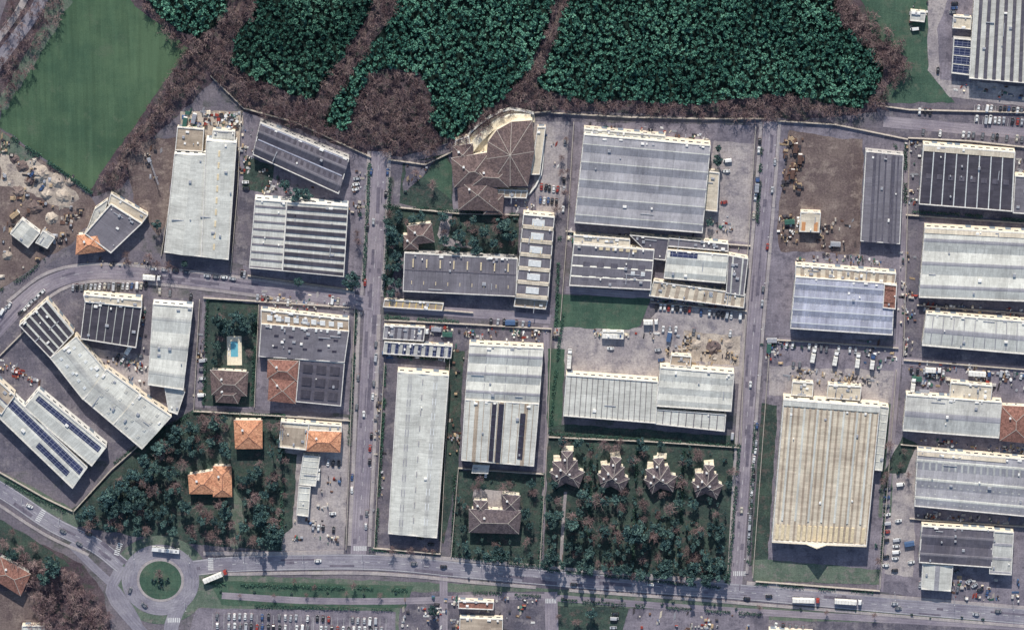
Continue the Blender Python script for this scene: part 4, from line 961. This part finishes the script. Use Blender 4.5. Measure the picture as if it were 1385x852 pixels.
# ---------------------------------------------------------------- yard clutter
def container(px,py,ang,mat,L=6.1):
    b=MB(); b.box((0,0),L,2.44,0,2.5,0,0); n=int(L/.5)
    for i in range(n): b.box((-L/2+.25+i*.5,0),.2,2.54,.1,2.4,0,0); b.box((-L/2+.25+i*.5,0),.2,2.2,2.5,2.56,0,0)
    b.box((L/2+.02,0),.06,2.3,.1,2.4,0,1)
    o=b.obj('shipping_container',[mat,'trim'],org=Vector((0,0,0))); p=W(px,py,1.3); o.location=(p.x,p.y,.15); o.rotation_euler=(0,0,math.radians(ang))
for x,y,a,m in [(1076,200,86,'rust'),(1082,215,86,'rust'),(1072,235,86,'rust'),(530,445,-4,'blue'),(590,445,-4,'metal'),(605,452,-4,'teal'),(560,452,-4,'wc'),(250,165,80,'teal'),(262,160,75,'metal'),(905,455,80,'blue'),(1068,300,4,'teal'),(1130,330,-4,'metal'),(1240,512,-4,'teal'),(1250,530,-4,'metal'),(690,436,0,'blue'),(180,455,70,'metal'),(640,480,0,'rust'),(20,290,40,'wood'),(1305,520,0,'redp'),(780,325,0,'teal'),(1040,470,86,'teal'),(1044,460,0,'metal'),(1230,735,10,'blue')]: container(x,y,a,m)
def clutter(poly,n,mats,s0=.6,s1=2.2,name='stored_goods',ang=-4):
    b=MB(); xs=[p[0] for p in poly]; ys=[p[1] for p in poly]; k=0;tr=0
    seeds=[(random.uniform(min(xs),max(xs)),random.uniform(min(ys),max(ys))) for _ in range(max(2,n//9))]
    while k<n and tr<n*30:
        tr+=1
        if random.random()<.65:
            c=random.choice(seeds); q=(c[0]+random.gauss(0,6),c[1]+random.gauss(0,3.5))
        else: q=(random.uniform(min(xs),max(xs)),random.uniform(min(ys),max(ys)))
        if not inside(q,poly): continue
        k+=1; p=W(*q); a=math.radians(ang+random.choice([0,90])+random.uniform(-8,8)); lx=random.uniform(s0,s1);ly=random.uniform(s0,s1)*.6; h=random.uniform(.3,1.6); m=random.randrange(len(mats)); t=random.random()
        if t<.55:
            b.box((p.x,p.y),lx,ly,.1,.1+h,a,m)
            if random.random()<.5: b.box((p.x+.2,p.y),lx*.6,ly*.7,.1+h,.1+h*1.5,a,random.randrange(len(mats)))
        elif t<.7: b.cyl((p.x,p.y),lx*.35,.1,.1+h*1.2,10,m)
        elif t<.92: 
            for j in range(4): b.box((p.x+j*.35*math.sin(a),p.y+j*.35),lx*1.8,.2,.1+.05*j,.4+.05*j,a,m)
        else: b.frus((p.x,p.y),(lx*1.6,ly*1.6),(lx*.3,ly*.3),.1,.1+h,a,m)
    b.obj(name,mats)
CT=['metal','wood','rust','dark','concw','dark']; CT2=['metal','trim','wood','metal','dark','wc','dark','concw','rust','teal','blue','wg','wg','redp']
clutter([(1060,185),(1088,188),(1084,260),(1058,255)],90,['rust','dark','rust','wood','dark'],.8,4,'scrap_metal_pile')
clutter([(1052,290),(1085,290),(1080,330),(1050,325)],50,['wood','trim','rust','dark'],.6,2.5)
clutter([(1110,290),(1160,295),(1158,340),(1100,335)],45,CT); clutter([(1080,340),(1160,345),(1200,358),(1075,352)],50,CT2)
clutter([(245,150),(330,152),(322,178),(285,180),(245,170)],110,CT2,.6,3.2); clutter([(195,200),(220,200),(215,250),(200,250)],12,CT)
clutter([(0,200),(90,230),(120,262),(90,330),(0,380)],150,['concw','wood','dark','rust','metal','dark'],.6,3.2,'building_rubble')
clutter([(0,180),(15,195),(0,215)],15,CT); clutter([(320,165),(345,175),(338,240),(322,235)],40,CT2)
clutter([(350,225),(450,265),(460,275),(345,262)],50,CT2,.5,2); clutter([(475,225),(498,232),(490,290),(470,285)],30,CT)
clutter([(195,400),(200,480),(190,500),(186,420)],25,CT2); clutter([(120,480),(200,490),(195,530),(150,500)],50,CT2,.6,2.6)
clutter([(0,480),(30,500),(60,520),(40,520),(0,500)],50,['redp','rust','trim','metal','wood'],.6,2.6); clutter([(265,440),(280,440),(274,540),(262,540)],25,CT)
clutter([(518,436),(620,442),(618,490),(518,484)],120,CT2,.6,3); clutter([(620,440),(740,446),(738,462),(622,456)],70,CT2,.5,2.5)
clutter([(608,480),(628,482),(620,620),(604,620)],35,CT); clutter([(508,530),(525,532),(515,720),(502,720)],30,CT)
clutter([(790,165),(900,174),(960,185),(960,195),(800,180)],90,CT2,.5,2.2); clutter([(962,290),(1000,290),(990,322),(955,318)],20,CT2)
clutter([(765,312),(960,322),(1000,330),(1000,342),(765,326)],140,CT2,.5,2.6); clutter([(880,398),(1005,412),(1003,420),(878,406)],70,CT2,.5,2)
clutter([(895,450),(1000,456),(995,495),(900,490)],80,['wood','concw','dark','wood','metal'],.5,2.6); clutter([(750,445),(900,450),(890,460),(750,455)],25,CT2)
clutter([(1035,458),(1062,460),(1060,500),(1035,495)],30,CT2); clutter([(1060,498),(1200,505),(1198,520),(1060,514)],80,['concw','wood','dark','metal'],.6,2.6)
clutter([(1215,340),(1240,342),(1240,480),(1214,478)],60,CT2); clutter([(1228,485),(1390,500),(1390,530),(1228,520)],150,CT2,.6,3.2)
clutter([(1235,590),(1390,605),(1390,618),(1235,604)],70,CT2); clutter([(1240,690),(1390,705),(1390,712),(1240,700)],50,CT2)
clutter([(1225,190),(1245,192),(1240,280),(1226,280)],30,CT2); clutter([(1290,112),(1390,118),(1390,135),(1290,125)],30,CT2); clutter([(1228,0),(1256,0),(1250,45),(1232,45)],30,CT2)
clutter([(1250,410),(1390,418),(1390,430),(1250,420)],60,CT2); clutter([(395,700),(460,705),(458,735),(395,730)],35,CT2,.5,2); clutter([(430,640),(462,642),(455,700),(430,700)],20,CT2,.5,2)
clutter([(355,395),(470,400),(470,425),(352,412)],50,CT2,.5,2); clutter([(1290,780),(1380,785),(1380,815),(1250,805)],50,CT2,.6,2.6); clutter([(540,805),(740,806),(740,852),(540,852)],90,CT2,.6,2.6)
clutter([(850,826),(1030,832),(1030,852),(850,852)],50,CT2,.6,2.6); clutter([(725,170),(765,172),(760,240),(724,240)],14,CT2,.5,1.5); clutter([(1376,206),(1390,208),(1390,238),(1376,236)],10,CT2)
clutter([(545,222),(590,214),(572,240),(545,262)],18,CT,.5,1.6); clutter([(100,345),(200,350),(200,362),(100,358)],20,CT,.5,1.6); clutter([(1170,460),(1215,464),(1212,500),(1168,495)],30,CT2)
clutter([(676,262),(722,264),(720,288),(676,286)],16,['metal','trim','wood','dark'],.5,1.5)
def mound(px,py,r,h,mat,name='gravel_pile'):
    c=W(px,py); b=MB(); n=18; m=6; P=[]
    for j in range(m+1):
        R=r*(1-j/m); P.append([])
        for i in range(n):
            a=6.2832*i/n; q=Vector((c.x+R*math.cos(a),c.y+R*math.sin(a),0)); k=noise.noise(q*.45)*.5+1; rr=R*(.8+.35*noise.noise(Vector((math.cos(a)*2+px,math.sin(a)*2,0))))
            P[-1].append(Vector((c.x+rr*math.cos(a),c.y+rr*math.sin(a),.05+h*(1-(1-j/m)**1.3)*k)))
    for j in range(m):
        for i in range(n): b.face([P[j][i],P[j][(i+1)%n],P[j+1][(i+1)%n],P[j+1][i]])
    b.obj(name,[mat])
for x,y,r,h in [(30,225,5,2),(55,235,7,3),(78,245,6,2.5),(48,280,6,2.5),(20,215,4,1.5),(85,265,6,2),(25,260,5,2),(95,245,4,2),(70,295,5,2),(10,345,4,2),(62,262,5,2.5),(40,245,4,2),(940,465,5,1.6),(965,470,6,2),(985,465,4,1.2)]: mound(x,y,r,h,random.choice(['tan','dirt','tan']))

# ---------------------------------------------------------------- boundary walls
def bw(pts,h=1.8,m='concw',w_=.35): ribbon('boundary_wall',pts,w_,h,m,sm=False)
for p in [[(285,102),(330,146),(400,165),(450,188),(502,212)],[(525,215),(575,222),(615,203)],[(745,152),(850,158),(950,160),(1036,160)],[(1052,163),(1130,168),(1228,188)],
 [(1228,186),(1310,190),(1400,200)],[(776,165),(768,300),(758,432)],[(1022,172),(1012,330),(1005,415)],[(326,150),(322,250),(312,368)],[(520,432),(640,438),(746,444)],[(518,412),(640,422)],
 [(746,444),(740,600),(730,765)],[(742,590),(880,596),(1000,604)],[(1036,458),(1120,463),(1215,470)],[(1225,290),(1400,302)],[(1240,412),(1400,424)],[(1222,486),(1400,500)],[(1218,600),(1400,616)],[(1230,700),(1400,712)],
 [(262,555),(270,405)],[(262,555),(390,562),(475,568)],[(480,415),(468,742)],[(475,415),(275,402)],[(350,412),(344,550)],[(505,740),(596,748)],[(520,490),(506,740)],[(609,470),(596,745)],[(735,640),(620,632)],
 [(620,632),(610,752)],[(1022,785),(1190,798)],[(1040,480),(1018,780)],[(1212,500),(1190,795)],[(1230,190),(1222,480)],[(1010,420),(880,408)],[(1008,425),(1002,600)],[(540,280),(620,288),(702,290)],[(765,312),(1015,332)],
 [(50,430),(10,470),(-20,500)],[(200,590),(150,635),(100,690)],[(-5,635),(60,672),(98,690)],[(240,205),(225,300),(218,345)],[(335,372),(480,392)],[(1186,142),(1230,148),(1400,152)],[(745,150),(722,152)]]: bw(p)
def lamp(px,py,ang):
    b=MB(); b.cyl((0,0),.12,0,8.5,8,0,.07); b.box((.9,0),1.9,.1,8.45,8.58,0,0,None,True); b.box((1.9,0),.75,.3,8.4,8.56,0,1,None,True); b.cyl((0,0),.3,0,.35,8,0)
    o=b.obj('street_lamp',['metal','trim'],org=Vector((0,0,0))); p=W(px,py); o.location=(p.x,p.y,.1); o.rotation_euler=(0,0,math.radians(ang))
for i in range(8): lamp(523-i*2.8,240+i*64,180)
for i in range(10): lamp(1052-i*4.6,190+i*62,180)
for i in range(14): lamp(330+i*80,749+(max(0,i-3))*6.4,-90)
for x,y in [(80,700),(30,672),(180,745),(255,750),(250,815)]: lamp(x,y,-60)
b=MB(); b.box((0,0),2.6,2.2,.1,2.2,0,0)
for i in range(12): b.box((1+i*1.2,0.3),.18,.18,2+i*.35,2.5+i*.35,0,0); b.box((1.6+i*1.2,0),1.3,.2,2.2+i*.35,2.4+i*.35,0,0,None,True); b.box((1.6+i*1.2,.6),1.3,.2,2.2+i*.35,2.4+i*.35,0,0,None,True)
for x in (-.9,.9): b.ycyl((x,0,.55),.55,2.4,1)
o=b.obj('mobile_crane',['metal','tyre'],org=Vector((0,0,0))); p=W(202,215); o.location=(p.x,p.y,.1); o.rotation_euler=(0,0,math.radians(-70))
